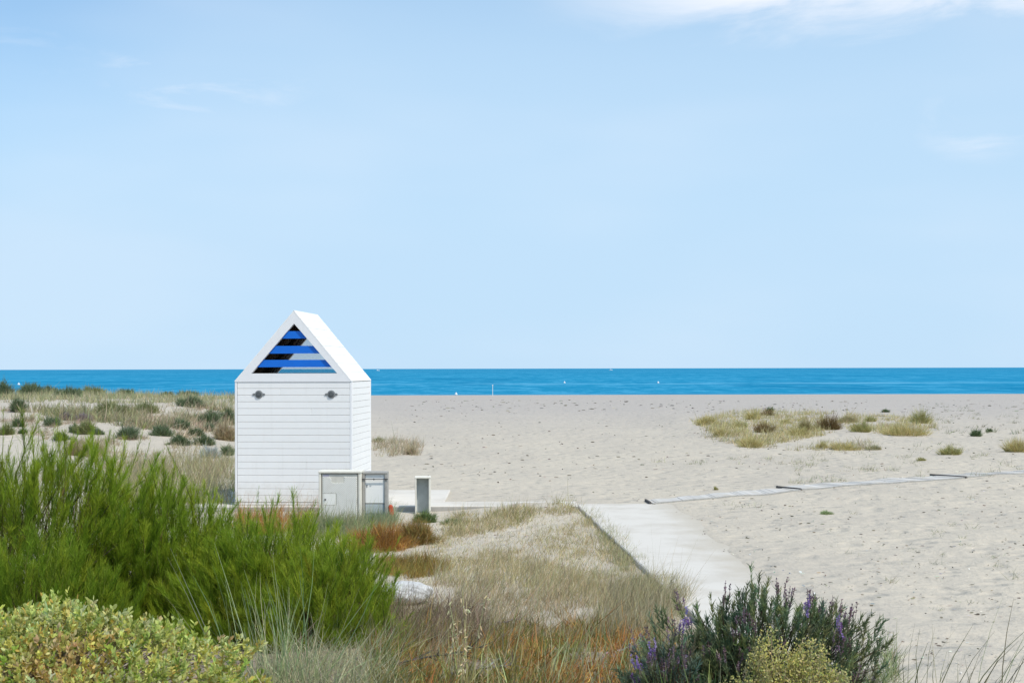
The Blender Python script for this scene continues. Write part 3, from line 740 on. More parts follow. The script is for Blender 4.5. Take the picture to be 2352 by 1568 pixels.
g = Geo()   # straw between the tufts out on the beach, and sparse sprigs elsewhere
PATCH = [(1590, 968), (1700, 940), (1900, 948), (2040, 955), (2130, 965), (2150, 985), (2050, 1000), (1960, 990), (1860, 1005), (1720, 1030), (1640, 1000)]
cover(17000, PATCH, [(.58, .49, .24), (.54, .46, .22), (.62, .53, .31), (.46, .42, .18)], (.08, .26), .013, .5, .37, (60, 12), 31, clump=12)
cover(2500, [(1600, 1000), (1680, 985), (1830, 1015), (2010, 1015), (2020, 1032), (1740, 1036)], [(.50, .44, .24), (.54, .48, .32)], (.06, .2), .011, .5, .46, (50, 12), 32, clump=14)
cover(2200, [(862, 1000), (965, 1020), (960, 1048), (862, 1052)], [(.50, .43, .28), (.48, .38, .26), (.52, .46, .30)], (.08, .26), .010, .5, .40, (40, 14), 33, clump=12)
cover(1800, [(1480, 1060), (2351, 1010), (2351, 1090), (1800, 1112)], [(.44, .43, .28), (.38, .38, .24), (.50, .46, .34)], (.05, .14), .008, .7, .60, (40, 14), 34, clump=12)
cover(700, [(2000, 925), (2351, 925), (2351, 1000), (2150, 1000)], [(.34, .35, .24), (.42, .40, .28)], (.08, .2), .014, .7, .55, (40, 10), 35, clump=12)
cover(500, [(1600, 1160), (2351, 1130), (2351, 1500), (2000, 1330)], [(.40, .41, .26), (.34, .33, .22)], (.04, .10), .005, .9, .6, (60, 30), 36, clump=14)
stuff('beach_grass', g, M_dry, 'sparse straw coloured grass growing in the open sand right of the hut')

g = Geo()   # wrack: scraps of reed, bark and shell strewn over the sand
def scraps(n, poly, size, cols):
    P, _ = px_scatter(n, poly, .40, (120, 30), 51)
    n = len(P); k = np.sqrt(P[:, 1] / 14)
    D = rdir(n) * np.array([1, 1, .04])
    leaves(g, P + UP * .012, D, rng.uniform(size[0], size[1], n) * k, rng.uniform(.25, .5, n) * size[1] * .5 * k, pal(cols, n))
scraps(950, [(880, 1180), (1330, 1130), (2351, 1060), (2351, 1568), (1900, 1500), (1560, 1300), (900, 1290)], (.02, .07), [(.30, .26, .20), (.22, .19, .15), (.36, .31, .24), (.62, .6, .55)])
scraps(420, [(865, 918), (2351, 918), (2351, 1060), (1000, 1120), (870, 1010)], (.03, .10), [(.22, .19, .15), (.30, .26, .20)])
scraps(500, [(1330, 1165), (1480, 1160), (1780, 1370), (1560, 1350)], (.015, .04), [(.34, .29, .22), (.25, .2, .16)])
scraps(240, [(950, 918), (2351, 920), (2351, 945), (950, 945)], (.05, .16), [(.30, .27, .23), (.34, .31, .26)])
o = stuff('beach_litter', g, M_dry, 'small dark scraps of reed and shell strewn over the sand'); o['category'] = 'litter'

# ---- feathery green shrubs in the foreground
def broom(label, c, rx, ry, h, nplume, seed, wisps, green=(.245, .365, .028), lean=(0, 0)):
    global rng
    rng = np.random.default_rng(seed)
    z0 = float(H(np.array([c[0]]), np.array([c[1]]))[0])
    root = empty('feathery_shrub', (c[0], c[1], z0 - .03), 0, label, 'shrub', 'feathery green shrubs in front of the dune')
    th = rng.uniform(0, 2 * np.pi, nplume); cz = rng.uniform(-.05, 1, nplume) ** 1.0
    rho = np.clip(1 - np.abs(rng.normal(0, .20, nplume)), .25, 1.05)
    sz = np.sqrt(np.clip(1 - cz ** 2, 0, 1))
    lump = .80 + .40 * vnoise(th * 1.4 + 5, cz * 3.2, seed)
    out = np.stack([np.cos(th), np.sin(th), th * 0], 1)
    tipz = np.clip(h * (.10 + .90 * cz) * rho * lump, .12, None)
    T = np.stack([np.cos(th) * sz * rx * rho * lump + lean[0] * tipz, np.sin(th) * sz * ry * rho * lump + lean[1] * tipz, tipz], 1)
    pd = unit(out * sz[:, None] * .55 + UP * (.75 + .3 * cz[:, None]) + rng.normal(0, .20, (nplume, 3)))
    pl = rng.uniform(.26, .55, nplume) * (.75 + .35 * cz)
    wi = rng.random(nplume) < wisps
    pl = np.where(wi, pl * 1.9, pl); T[wi, 2] += rng.uniform(.0, .22, wi.sum()) * (h / 1.6)
    B0 = T - pd * pl[:, None] * .8
    gs = Geo(); gf = Geo()
    # limbs: from the root to the base of every third plume, and each plume's own stem
    k = np.arange(0, nplume, 3)
    rootp = np.stack([rng.normal(0, rx * .22, len(k)), rng.normal(0, ry * .22, len(k)), np.full(len(k), -.02)], 1)
    low = B0[k].copy(); low[:, 2] = np.maximum(low[:, 2], .06)
    tubes(gs, rootp, low, .009, .004, vary((.13, .10, .05), len(k)), rng.normal(0, .04, (len(k), 3)))
    tip = T + pd * pl[:, None] * .18
    tubes(gs, B0, tip, .0035, .0014, vary((.12, .13, .03), nplume), rng.normal(0, .015, (nplume, 3)))
    # twiglets up each plume
    m = np.where(wi, 56, 84); ii = np.repeat(np.arange(nplume), m)
    t = rng.uniform(0, 1, len(ii)) ** .8
    P = B0[ii] + (tip - B0)[ii] * t[:, None]
    D = pd[ii] * .95 + rdir(len(ii)) * .52 + UP * .22
    L = rng.uniform(.07, .19, len(ii)) * (1.08 - .60 * t) * np.where(wi[ii], .62, 1)
    pt = vary((1, 1, 1), nplume, .20, .05)
    warm = (rng.random(nplume) < .30)[:, None] * np.array([.09, .06, 0.005])
    C = np.clip((np.array(green) + warm)[ii] * pt[ii], .004, .6) * np.exp(rng.normal(0, .18, (len(ii), 1)))
    blades(gf, P, D, L, .0036, C, .22, 2, lean=(0, 0, .12), tip=.25)
    # second order hairs towards the ends of twiglets
    q = rng.random(len(ii)) < .75
    P2 = P[q] + unit(D[q]) * L[q, None] * rng.uniform(.35, .8, (q.sum(), 1))
    blades(gf, P2, D[q] * .7 + rdir(q.sum()) * .55 + UP * .25, L[q] * .65, .0030, C[q] * np.array([1.25, 1.18, 1.1]), .2, 1, tip=.25)
    gs.build('stems', M_twig, root); gf.build('foliage', M_leaf, root)
    return root
broom('tall feathery green shrub filling the left edge, highest of the green shrubs', (-4.75, 12.4), 1.75, 1.0, 1.92, 1050, 101, .16)
broom('feathery green shrub left of the hut, between the tallest one and its low neighbour', (-3.45, 12.7), 1.15, .95, 1.60, 680, 102, .13)
broom('feathery green shrub directly in front of the hut wall', (-2.35, 12.1), 1.10, .95, 1.16, 640, 103, .13, (.26, .38, .03), lean=(.12, 0))
broom('low drooping green shrub leaning right, beside the white stone', (-1.72, 11.5), .72, .8, .92, 330, 104, .18, (.275, .385, .034), lean=(.18, 0))
broom('dark green feathery shrub low behind the pale sage bush', (-4.1, 11.2), 1.1, .7, 1.0, 420, 105, .06, (.20, .315, .024))
rng = np.random.default_rng(77)

# ---- pale sage bush in the lower left corner
cx, cy = -2.92, 8.15; z0 = float(H(np.array([cx]), np.array([cy]))[0])
root = empty('sage_bush', (cx, cy, z0 - .02), 0, 'rounded pale sage bush with small fleshy leaves, some turned yellow and orange', 'bush')
n = 2500
d = rdir(n); d[:, 2] = np.abs(d[:, 2]); d[:, 1] = np.where(d[:, 1] > .5, -d[:, 1], d[:, 1])
lump = .76 + .44 * fbm(d[:, 0] * 4.6 + 9, d[:, 2] * 4.6 + d[:, 1] * 3, 61, 3)
dep = rng.choice([1, .93, .84], n, p=[.62, .25, .13])
A = np.array([1.33, .85, .60])
P0 = d * A * (lump * dep)[:, None]; nor = unit(d / A)
gf, gs = Geo(), Geo()
m = 13; ii = np.repeat(np.arange(n), m); t = rng.uniform(0, 1, len(ii))
ax_ = unit(nor * .65 + UP * .65 + rng.normal(0, .22, (n, 3)))
ln = np.where(rng.random(n) < .12, rng.uniform(.11, .17, n), rng.uniform(.05, .11, n))
P = P0[ii] + ax_[ii] * (ln[ii] * t)[:, None]
D = ax_[ii] * (.25 + .9 * t[:, None]) + rdir(len(ii)) * .8
pat = fbm(P0[:, 0] * 2.6 + 3, P0[:, 2] * 3.5 + P0[:, 1] * 2, 63, 2) + rng.normal(0, .06, n)
greens = pal([(.58, .61, .21), (.50, .56, .16), (.65, .67, .30), (.40, .47, .10), (.62, .58, .16)], n, .15)
yel = pal([(.66, .54, .17), (.68, .55, .28), (.64, .46, .20), (.60, .58, .16)], n, .15)
cc_ = np.where((pat > .74)[:, None], yel, greens)
C = cc_[ii] * np.exp(rng.normal(0, .14, (len(ii), 1)))
odd = rng.random(len(ii)) < .05; C[odd] = (.60, .42, .10)
leaves(gf, P, D, rng.uniform(.026, .045, len(ii)), rng.uniform(.012, .020, len(ii)), np.clip(C, .01, .8))
k = rng.permutation(n)[:800]
tubes(gs, P0[k] * .35, P0[k] + ax_[k] * ln[k, None] * .6, .005, .002, vary((.32, .25, .17), 800), rng.normal(0, .03, (800, 3)))
gs.build('twigs', M_twig, root); gf.build('foliage', M_leaf, root)

# ---- clumps of tall pale reed grass
def reed(name, label, c, n, hl, spread, cols, seed, lean=(0, 0, 0), splay=.28, wd=.0055, bend=.18, cat='grass clump', group=None):
    global rng
    rng = np.random.default_rng(seed)
    z0 = float(H(np.array([c[0]]), np.array([c[1]]))[0]); g = Geo()
    P = np.concatenate([rng.normal(size=(n, 2)) * np.array(spread), np.zeros((n, 1))], 1)
    W = P + np.array([c[0], c[1], 0]); P[:, 2] = H(W[:, 0], W[:, 1]) - z0 - .015
    D = UP + np.concatenate([P[:, :2] / (np.array(spread) + .01) * splay * .55, np.zeros((n, 1))], 1) + rng.normal(0, splay * .6, (n, 3)) * np.array([1, 1, 0])
    L = rng.uniform(*hl, n); blades(g, P, D, L, wd * np.exp(rng.normal(0, .2, n)), pal(cols, n, .15), bend, 4, lean)
    o = g.build(name, M_leaf); o.location = (c[0], c[1], z0); tag(o, label, cat, group); rng = np.random.default_rng(seed + 1); return o
PALE = [(.34, .42, .20), (.41, .47, .25), (.28, .37, .17), (.48, .49, .28)]
reed('reed_grass', 'tall pale blue green reed grass standing in front of the dark shrubs', (-1.62, 8.9), 95, (.40, .98), (.16, .12), PALE, 201, (-.04, 0, 0), .42, .0075)
reed('reed_grass', 'low arching pale grass spilling out beside the sage bush', (-1.22, 8.6), 110, (.28, .62), (.20, .12), PALE + [(.5, .47, .3)], 203, (.15, 0, -.12), .5, .005, .4)
reed('reed_grass', 'thin dark stalks leaning right over the sand in the lower right corner', (3.05, 8.6), 62, (.40, .95), (.34, .10), [(.17, .18, .09), (.22, .23, .12), (.14, .13, .08)], 205, (.30, 0, -.05),   .34, .0085, .15)
reed('reed_grass', 'upright green grass blades in front of the lavender, left of the yellow flowers', (1.05, 7.6), 46, (.22, .46), (.20, .06), [(.27, .36, .10), (.36, .44, .15), (.22, .32, .10)], 207, (0, 0, 0), .25, .009, .12)
reed('reed_grass', 'pale green grass stalks rising between lavender and yellow flowers', (1.55, 7.7), 26, (.35, .62), (.30, .06), [(.40, .46, .26), (.34, .42, .18)], 208, (.05, 0, 0), .35, .006, .15)
# oat plant
rng = np.random.default_rng(210)
x, y = -.31, 8.5; z = float(H(np.array([x]), np.array([y]))[0])
e = empty('oat_plant', (x, y, z), 0, 'straw coloured oat stalks with drooping seed heads, in the middle of the grass', 'plant')
g = Geo()
P = np.zeros((9, 3)) + rng.normal(0, .02, (9, 3)) * [1, 1, 0]; D = UP + rng.normal(0, .14, (9, 3)) * [1, 1, 0]; L = rng.uniform(.35, .72, 9)
tubes(g, P, P + unit(D) * L[:, None], .0028, .0018, vary((.52, .44, .24), 9, .1))
for i in range(9):
    q = P[i] + unit(D)[i] * L[i] * rng.uniform(.45, 1, (14, 1)); hd = rdir(14) * .5 - UP * .35
    leaves(g, q + rdir(14) * .012, hd, rng.uniform(.025, .045, 14), .009, vary((.62, .53, .33), 14, .1))
blades(g, P.repeat(2, 0), rdir(18) * .6 + UP, .25, .008, pal([(.40, .40, .16), (.5, .44, .25)], 18), .5, 3)
g.build('foliage', M_dry, e)

# ---- lavender bush and its neighbours
def lavender(label, c, A, n, seed, spikes, violet, dark=(.150, .190, .090)):
    global rng
    rng = np.random.default_rng(seed)
    z0 = float(H(np.array([c[0]]), np.array([c[1]]))[0])
    root = empty('lavender_bush', (c[0], c[1], z0 - .02), 0, label, 'bush', 'lavender bushes by the path')
    A = np.array(A); d = rdir(n); d[:, 2] = np.abs(d[:, 2]); d[:, 1] = np.where(d[:, 1] > .5, -d[:, 1], d[:, 1])
    lump = .72 + .50 * vnoise(np.arctan2(d[:, 0], d[:, 2] + .3) * 3.4 + 9, d[:, 1] * 1.6, seed)
    dep = rng.uniform(.72, 1, n); P0 = d * A * (lump * dep)[:, None]
    axd = unit(d / A * .18 + UP * .85 + rng.normal(0, .20, (n, 3)) + d * .3); ln = rng.uniform(.09, .18, n)
    m = 44; ii = np.repeat(np.arange(n), m); t = rng.uniform(0, 1, len(ii))
    gf, gs, gp_ = Geo(), Geo(), Geo()
    P = P0[ii] + axd[ii] * (ln[ii] * t)[:, None]
    D = axd[ii] * .8 + rdir(len(ii)) * .55
    tint_ = pal([dark, np.array(dark) * [1.5, 1.35, 1.2], np.array(dark) * [1.1, 1.25, 1.5]], n, .18)
    blades(gf, P, D, rng.uniform(.024, .050, len(ii)), .0062, np.clip(tint_[ii] * np.exp(rng.normal(0, .2, (len(ii), 1))), .005, .6), .2, 1, tip=.4)
    tubes(gs, P0 * np.array([.3, .3, .1]), P0 + axd * ln[:, None] * .7, .005, .002, vary((.10, .08, .05), n), rng.normal(0, .02, (n, 3)))
    k = np.nonzero((dep > .90) & (d[:, 2] > .25))[0]; k = rng.permutation(k)[:spikes // 5]
    k = np.repeat(k, 5)
    base_ = P0[k] + axd[k] * ln[k, None] * .7 + rng.normal(0, .016, (len(k), 3)); sd = unit(axd[k] + UP * .9 + rng.normal(0, .10, (len(k), 3))); sl_ = rng.uniform(.05, .15, len(k))
    tubes(gs, base_, base_ + sd * sl_[:, None], .0017, .0012, vary((.20, .14, .12), len(k)))
    vi = np.repeat(rng.random(len(k) // 5 + 1) < violet, 5)[:len(k)]
    jj = np.repeat(np.arange(len(k)), np.where(vi, 30, 16)); t = rng.uniform(.35, 1.02, len(jj))
    cols = np.where(vi[:, None], pal([(.36, .25, .54), (.44, .32, .60), (.32, .18, .42)], len(k), .15), pal([(.23, .16, .19), (.28, .19, .22), (.30, .22, .30), (.17, .12, .13)], len(k), .15))
    leaves(gp_, base_[jj] + sd[jj] * (sl_[jj] * t)[:, None], sd[jj] * .6 + rdir(len(jj)) * .7, rng.uniform(.009, .017, len(jj)), .0075, cols[jj])
    gs.build('stems', M_twig, root); gf.build('foliage', M_leaf, root); gp_.build('flower_spikes', M_leaf, root)
    rng = np.random.default_rng(seed + 1)
lavender('large dark green lavender bush with dry purple grey flower spikes', (1.52, 8.25), (.80, .50, .70), 700, 301, 170, .05)
lavender('small lavender bush with open violet flowers left of the large dark one', (.98, 8.0), (.22, .2, .40), 110, 303, 75, .40, (.17, .21, .13))
lavender('lavender bush at the right end of the large one, bending over the sand', (2.18, 8.1), (.34, .3, .46), 160, 305, 110, .25, (.165, .20, .11))
# yellow flowering shrub
rng = np.random.default_rng(310)
c = (1.62, 7.55); z0 = float(H(np.array([c[0]]), np.array([c[1]]))[0])
root = empty('yellow_flower_shrub', (c[0], c[1], z0 - .02), 0, 'small shrub covered in yellow green flower heads in front of the lavender', 'shrub')
n = 380; d = rdir(n); d[:, 2] = np.abs(d[:, 2]); P0 = d * np.array([.44, .24, .57]) * rng.uniform(.62, 1, (n, 1)) * (.8 + .35 * vnoise(d[:, 0] * 4 + 7, d[:, 2] * 4, 9))[:, None]
gs, gf = Geo(), Geo()
tubes(gs, P0 * np.array([.25, .25, .05]), P0, .004, .0018, vary((.30, .26, .14), n), rng.normal(0, .02, (n, 3)))
ii = np.repeat(np.arange(n), 34); hd = np.repeat(rng.random(n) < .62, 34)
P = P0[ii] + rng.normal(0, 1, (len(ii), 3)) * np.array([.018, .018, .034])
C = np.where(hd[:, None], pal([(.62, .56, .18), (.58, .55, .17), (.66, .58, .27)], len(ii), .15), pal([(.40, .40, .17), (.46, .41, .24), (.34, .36, .13)], len(ii), .15))
leaves(gf, P, rdir(len(ii)) + UP * .7, rng.uniform(.010, .022, len(ii)), .009, C)
gs.build('stems', M_twig, root); gf.build('flower_heads', M_leaf, root)

# ---- rust coloured low shrubs and green tussocks by the cabinets
def mound(name, label, u, v, wpx, hpx, cols, seed, n=700, cat='shrub', group=None, tall=0, depth=None, splay=.7, wd=None, m_=None, solid=.6, ymax=110):
    """small plant whose foot stands where the photo shows it"""
    global rng
    rng = np.random.default_rng(seed)
    x, y, z = gp(u, v)
    if y > ymax: y = ymax; x = (u - UC) * y / F
    s = y / F; rx = wpx * .5 * s; h = hpx * s; ry = rx * .8 if depth is None else depth
    y += ry * .5; z = float(H(np.array([x]), np.array([y]))[0])
    d = rdir(n); d[:, 2] = np.abs(d[:, 2]); lump = .52 + .85 * vnoise(d[:, 0] * 2.6 + seed, d[:, 2] * 2.2 + d[:, 1] * 2, seed)
    bl = h * rng.uniform(.28, .62, n) * (1 + tall * rng.random(n))
    P = d * np.array([rx, ry, h * .80]) * (lump * rng.uniform(solid, 1, n))[:, None]
    D = unit(d * np.array([.8, .8, .6]) + UP * .55 + rng.normal(0, splay * .5, (n, 3)))
    P = P - D * bl[:, None] * .55; P[:, 2] = np.maximum(P[:, 2], -.02)
    g = Geo(); w0 = np.clip(.7 * s * (1.2 if wd is None else wd), .004, .05)
    blades(g, P, D, bl, w0 * np.exp(rng.normal(0, .2, n)), pal(cols, n, .2), .3, 2)
    o = g.build(name, m_ or M_leaf); o.location = (x, y, z - .01); tag(o, label, cat, group); rng = np.random.default_rng(seed + 1); return o
RUSTY = [(.42, .19, .045), (.36, .19, .06), (.48, .25, .06), (.30, .16, .07), (.34, .24, .07)]
mound('rust_shrub', 'rusty orange shrub below the grey cabinet, larger of two', 868, 1264, 172, 62, RUSTY, 401, 4800, group='rust coloured low shrubs', m_=M_dry)
mound('rust_shrub', 'brownish olive shrub at the right end of the rusty one', 955, 1250, 108, 56, [(.30, .18, .06), (.36, .22, .07), (.26, .20, .07), (.30, .26, .08)], 402, 3200, group='rust coloured low shrubs', m_=M_dry)
mound('rust_shrub', 'small bright orange tuft at the foot of the rusty shrub', 905, 1264, 56, 26, [(.60, .30, .07), (.62, .36, .12)], 403, 900, group='rust coloured low shrubs', m_=M_dry)
mound('rust_shrub', 'thin orange sprig showing above the green shrub before the hut wall', 607, 1228, 60, 46, [(.56, .27, .07), (.5, .33, .12)], 404, 500, group='rust coloured low shrubs', m_=M_dry)
mound('grass_tussock', 'dark green tussock at the foot of the open meter box', 975, 1200, 58, 32, [(.13, .20, .06), (.17, .24, .08), (.22, .27, .11)], 405, 1300, cat='tussock', splay=.5)
mound('grass_tussock', 'small green tussock right of the open meter box', 1033, 1206, 44, 22, [(.18, .24, .09), (.24, .29, .12)], 406, 800, cat='tussock', splay=.5)
mound('weed_plant', 'grey green weed reaching up over the ribbed cabinet door', 760, 1226, 96, 62, [(.24, .29, .15), (.30, .34, .20), (.18, .24, .10)], 407, 900, cat='plant', tall=.5, solid=.3)
mound('grass_tussock', 'loose green grass tuft on the pale field near the path edge', 1375, 1328, 60, 30, [(.40, .40, .24), (.46, .43, .28)], 408, 220, cat='tussock', tall=.8, wd=.7)

# ---- plants on the dune left of the hut
GR = [(.17, .22, .12), (.22, .27, .15), (.14, .19, .09)]; DG = [(.13, .18, .085), (.17, .22, .11), (.11, .15, .07)]; OL = [(.26, .28, .11), (.31, .32, .14), (.22, .25, .09)]
TN = [(.42, .34, .20), (.36, .28, .16), (.46, .38, .24)]; SV = [(.50, .53, .50), (.58, .60, .57), (.36, .40, .36)]; PU = [(.30, .25, .25), (.36, .29, .28)]
dune = [
 (30, 255, 110, 110, GR, 'grey green shrub at the left end of the dune crest'),
 (262, 175, 170, 90, GR, 'tallest grey green shrub standing on the dune crest'),
 (375, 155, 80, 45, GR, 'low green shrub touching the right side of the tallest crest shrub'),
 (280, 262, 150, 80, DG, 'dark shrub just below the tallest one on the dune crest'),
 (430, 262, 130, 60, GR, 'wide grey green shrub below the crest, second from the tall ones'),
 (620, 232, 170, 80, GR, 'broad grey green shrub in the middle of the crest row'),
 (700, 195, 100, 55, DG, 'dark green rounded shrub against the sea on the dune crest'),
 (850, 262, 180, 70, OL, 'olive shrub right of the broad crest shrub'),
 (1010, 345, 230, 110, OL, 'large olive shrub halfway down the dune slope'),
 (1180, 242, 140, 65, DG, 'dark green shrub on the crest above the large olive one'),
 (1340, 300, 180, 75, OL, 'olive tuft mixed with straw on the dune slope'),
 (1550, 250, 110, 55, GR, 'grey green shrub on the crest among straw grass'),
 (1740, 200, 130, 50, GR, 'small green shrub on the crest left of the hut'),
 (1760, 325, 180, 85, GR, 'spreading green shrub in the straw grass uphill left of the hut'),
 (1935, 362, 180, 110, DG, 'dense dark green shrub uphill beside the hut'),
 (2112, 410, 130, 110, DG, 'dark green shrub touching the hut wall outline'),
 (165, 362, 110, 110, DG, 'dark upright shrub on bare sand at the far left'),
 (160, 452, 110, 70, DG, 'dark low shrub below the upright one at the far left'),
 (475, 435, 110, 75, GR, 'green shrub alone on the bare sand left of centre slope'),
 (600, 382, 80, 60, PU, 'purplish dry sprig on the bare dune sand'),
 (765, 392, 100, 60, PU, 'purplish dry plant above the olive bush on bare sand'),
 (685, 490, 80, 60, GR, 'small green plant attached left of the olive bush on bare sand'),
 (785, 503, 150, 85, OL, 'bright olive bush in the middle of the bare dune sand'),
 (905, 515, 80, 45, GR, 'small green plant right of the bright olive bush'),
 (550, 562, 120, 55, GR, 'flat green plant low on the bare sand'),
 (1170, 556, 170, 95, GR, 'grey green shrub just above the feathery shrub tips'),
 (1480, 525, 180, 95, GR, 'wide pale green shrub on the straw slope'),
 (1670, 462, 130, 75, GR, 'spiky green shrub above the two darkest ones'),
 (1805, 532, 120, 65, DG, 'green shrub just above the right one of the two darkest'),
 (1940, 485, 100, 70, GR, 'pale green upright shrub left of the tan bush'),
 (2075, 565, 190, 130, TN, 'tan dry bush close to the hut wall'),
 (1665, 618, 160, 75, DG, 'very dark green cushion shrub, left of two on the lower slope'),
 (1885, 612, 150, 75, DG, 'very dark green cushion shrub, right of two on the lower slope'),
 (1945, 730, 150, 85, SV, 'silver white shrub low on the slope near the hut'),
 (2100, 708, 110, 75, GR, 'green shrub between the silver one and the hut'),
 (690, 705, 170, 130, TN, 'brown dry bush behind the feathery green tips'),
 (830, 720, 190, 120, [(.48, .40, .26), (.52, .43, .29)], 'straw coloured bush right of the brown dry one'),
 (40, 545, 120, 75, OL, 'olive green shrub at the left edge above the feathery tips'),
 (200, 515, 60, 40, DG, 'tiny dark plant on bare sand near the left edge'),
]
for i, (a, b, w_, h_, cols, lb) in enumerate(dune):
    u, v = a * .2469, 871 + b * .2469
    mound('dune_shrub', lb, u, v, w_ * .36, h_ * .37, cols, 500 + 3 * i, int(340 + 4.2 * w_), 'shrub', 'shrubs scattered on the dune', wd=1.6, ymax=58 + (i * 7 % 5))

# ---- tufts out on the open beach
ST = [(.54, .46, .20), (.48, .42, .17), (.58, .50, .26)]; BR = [(.26, .19, .085), (.30, .22, .10), (.21, .155, .07)]; SG = [(.42, .39, .16), (.36, .35, .14)]
tufts = [
 (455, 425, 150, 55, ST, 'straw and green tuft at the left end of the grass patch, set apart'),
 (725, 395, 100, 60, ST, 'upright straw tuft at the back of the grass patch'),
 (815, 372, 80, 35, BR, 'small brown tuft at the very back of the grass patch'),
 (645, 440, 90, 35, SG, 'low green tuft in the left half of the grass patch'),
 (795, 472, 130, 60, BR, 'brown tuft left of the darkest one'),
 (925, 418, 70, 30, ST, 'small straw tuft between the two brown ones'),
 (1190, 455, 175, 85, [(.20, .14, .06), (.25, .18, .075), (.16, .11, .05)], 'darkest brown tuft, widest and densest in the grass patch'),
 (1045, 465, 110, 60, [(.36, .30, .14), (.32, .28, .12)], 'olive brown tuft touching the left of the darkest tuft'),
 (1010, 490, 130, 50, ST, 'straw tuft at the front edge below the olive brown one'),
 (1300, 410, 110, 45, [(.38, .33, .17), (.44, .38, .2)], 'tan tuft behind the right end of the darkest tuft'),
 (1380, 470, 110, 60, SG, 'rounded green tuft right of the darkest tuft'),
 (1435, 405, 70, 32, SG, 'small dark green tuft at the right rear of the patch'),
 (1650, 490, 240, 70, ST, 'wide low straw tuft below the tall green one'),
 (1740, 420, 105, 78, SG, 'tall green grass tuft with thin stalks at the right end of the patch'),
 (1520, 350, 45, 22, DG, 'tiny dark plant behind the right half of the patch'),
 (830, 345, 45, 28, DG, 'tiny dark plant behind the left half of the patch'),
 (720, 562, 140, 60, ST, 'straw tuft at the lower left front of the patch'),
 (540, 495, 110, 55, ST, 'straw tuft below the set apart one on the left'),
 (1145, 565, 80, 35, ST, 'small straw tuft in front of the patch'),
 (1285, 578, 170, 45, ST, 'wide straw tuft in front of the patch'),
 (1460, 575, 90, 30, [(.48, .44, .26), (.42, .40, .24)], 'thin straw tuft right of the wide front one'),
 (1920, 605, 130, 50, SG, 'green and straw tuft standing alone on the sand to the right'),
 (2065, 495, 70, 45, DG, 'dark green plant alone on the sand right of the patch'),
 (2145, 465, 35, 22, DG, 'tiny dark sprig right of the lone dark green plant'),
 (2320, 588, 150, 85, ST, 'straw and green tuft cut off by the right edge'),
 (1740, 640, 60, 22, SG, 'faint green sprig on the sand below the patch'),
 (1165, 962, 75, 26, [(.30, .38, .16), (.36, .42, .22)], 'small flat green plant alone on the sand below the board mats'),
 (500, 815, 26, 22, SG, 'single tiny sprig beside the first board mat'),
 (2390, 690, 30, 20, SG, 'tiny sprig right of the last tuft'),
]
for i, (a, b, w_, h_, cols, lb) in enumerate(tufts[:-1]):
    u, v = (2000 + a * .5268) * .7259, (1120 + b * .5268) * .7259
    mound('grass_tuft', lb, u, v, w_ * .44, h_ * .46, cols, 700 + 3 * i, int(220 + 5.5 * w_), 'grass tuft', 'grass tufts on the open beach', wd=1.0, tall=.5, splay=.45, m_=M_dry)
for a, b, w_, h_, cols, lb in ((868, 1015, 26, 16, OL, 'olive tuft at the right wall of the hut'), (942, 1044, 34, 24, TN, 'tan tuft standing right of the hut on the sand')):
    mound('grass_tuft', lb, a, b, w_, h_, cols, int(a), 420, 'grass tuft', 'grass tufts on the open beach', wd=1.0, tall=.4, splay=.5, m_=M_dry)

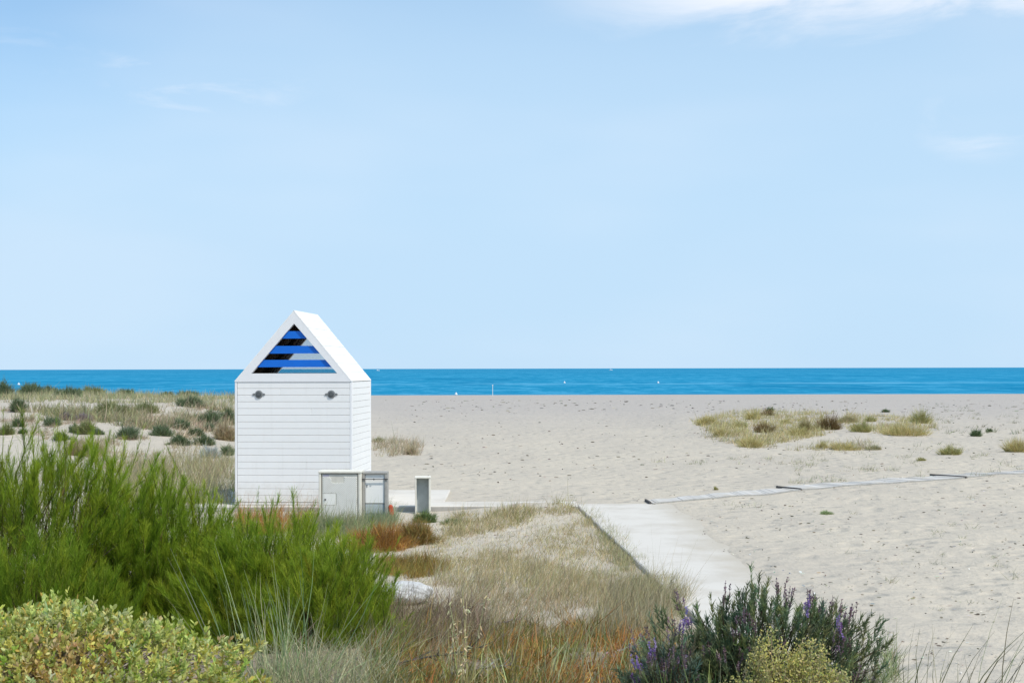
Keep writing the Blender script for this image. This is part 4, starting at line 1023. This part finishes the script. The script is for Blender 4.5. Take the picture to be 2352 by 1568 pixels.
# ---- stones and dead branches
def rock(name, label, x, y, size, seed, m_, sink=.25, cat='stone', rz=0):
    bm = bmesh.new(); bmesh.ops.create_icosphere(bm, subdivisions=4, radius=1)
    co = np.array([v.co[:] for v in bm.verts])
    k = 1 + .34 * (fbm(co[:, 0] * 1.4 + seed, co[:, 1] * 1.4 + co[:, 2] * 1.1, seed, 3) - .5) + .12 * (vnoise(co[:, 0] * 5 + co[:, 2] * 3, co[:, 1] * 5 + co[:, 2] * 4, seed) - .5)
    co = co * k[:, None]; co = np.sign(co) * np.abs(co) ** .82 * np.array(size)
    for v, c_ in zip(bm.verts, co): v.co = c_
    me = bpy.data.meshes.new(name); bm.to_mesh(me); bm.free(); me.materials.append(m_)
    o = bpy.data.objects.new(name, me); COL.objects.link(o)
    z = float(H(np.array([x]), np.array([y]))[0]); o.location = (x, y, z + size[2] * (1 - 2 * sink)); o.rotation_euler = (0, 0, rz)
    tag(o, label, cat); return o
x, y, z = gp(923, 1392); rock('boulder', 'whitish boulder half hidden in dry grass right of the green shrubs', x, y + .2, (.30, .2, .115), 5, M_stone, .02)
rock('stone', 'smooth round greenish stone at the bottom edge in front of the lavender', 1.04, 7.05, (.115, .10, .09), 8, mat('lichen_stone', (.42, .42, .22), .9, .1, noise=(14, .5, (.34, .33, .16))), .2)
def branch(label, u, v, length, seed, col, rz=0, n=11):
    global rng
    rng = np.random.default_rng(seed); x, y, z = gp(u, v); g = Geo()
    A, B_, r0, r1 = [], [], [], []
    p = np.array([0, 0, .03]); d_ = np.array([math.cos(rz), math.sin(rz), .12])
    for i in range(n):
        q = p + unit(d_ + rng.normal(0, .22, 3) * [1, 1, .4]) * length / n; q[2] = max(q[2], .02)
        A.append(p); B_.append(q); r0.append(.010 * (1 - .75 * i / n)); r1.append(.010 * (1 - .75 * (i + 1) / n))
        for k in range(2):
            tq = q + (unit(d_ + rng.normal(0, .8, 3)) * length * rng.uniform(.12, .3)); tq[2] = max(tq[2], .01)
            A.append(q); B_.append(tq); r0.append(.004); r1.append(.0015)
        p = q
    tubes(g, np.array(A), np.array(B_), np.array(r0), np.array(r1), vary(col, len(A), .2), None)
    o = g.build('dead_branch', M_twig); o.location = (x, y, z); tag(o, label, 'branch', 'dead branches on the ground'); rng = np.random.default_rng(seed + 1)
branch('dark bare branch arching over the dry grass at the bottom edge', 885, 1545, .75, 801, (.09, .075, .065), .25)
branch('tangle of grey dead twigs at the bottom, below the oat plant', 1020, 1560, .50, 802, (.30, .26, .25), .1, 14)
branch('grey dead twigs lying among rust coloured growth, left of the lavender', 1380, 1512, .42, 803, (.33, .30, .29), .5, 12)
branch('short grey twig lying in the brown grass below the field', 1130, 1440, .34, 804, (.34, .29, .30), 0, 8)
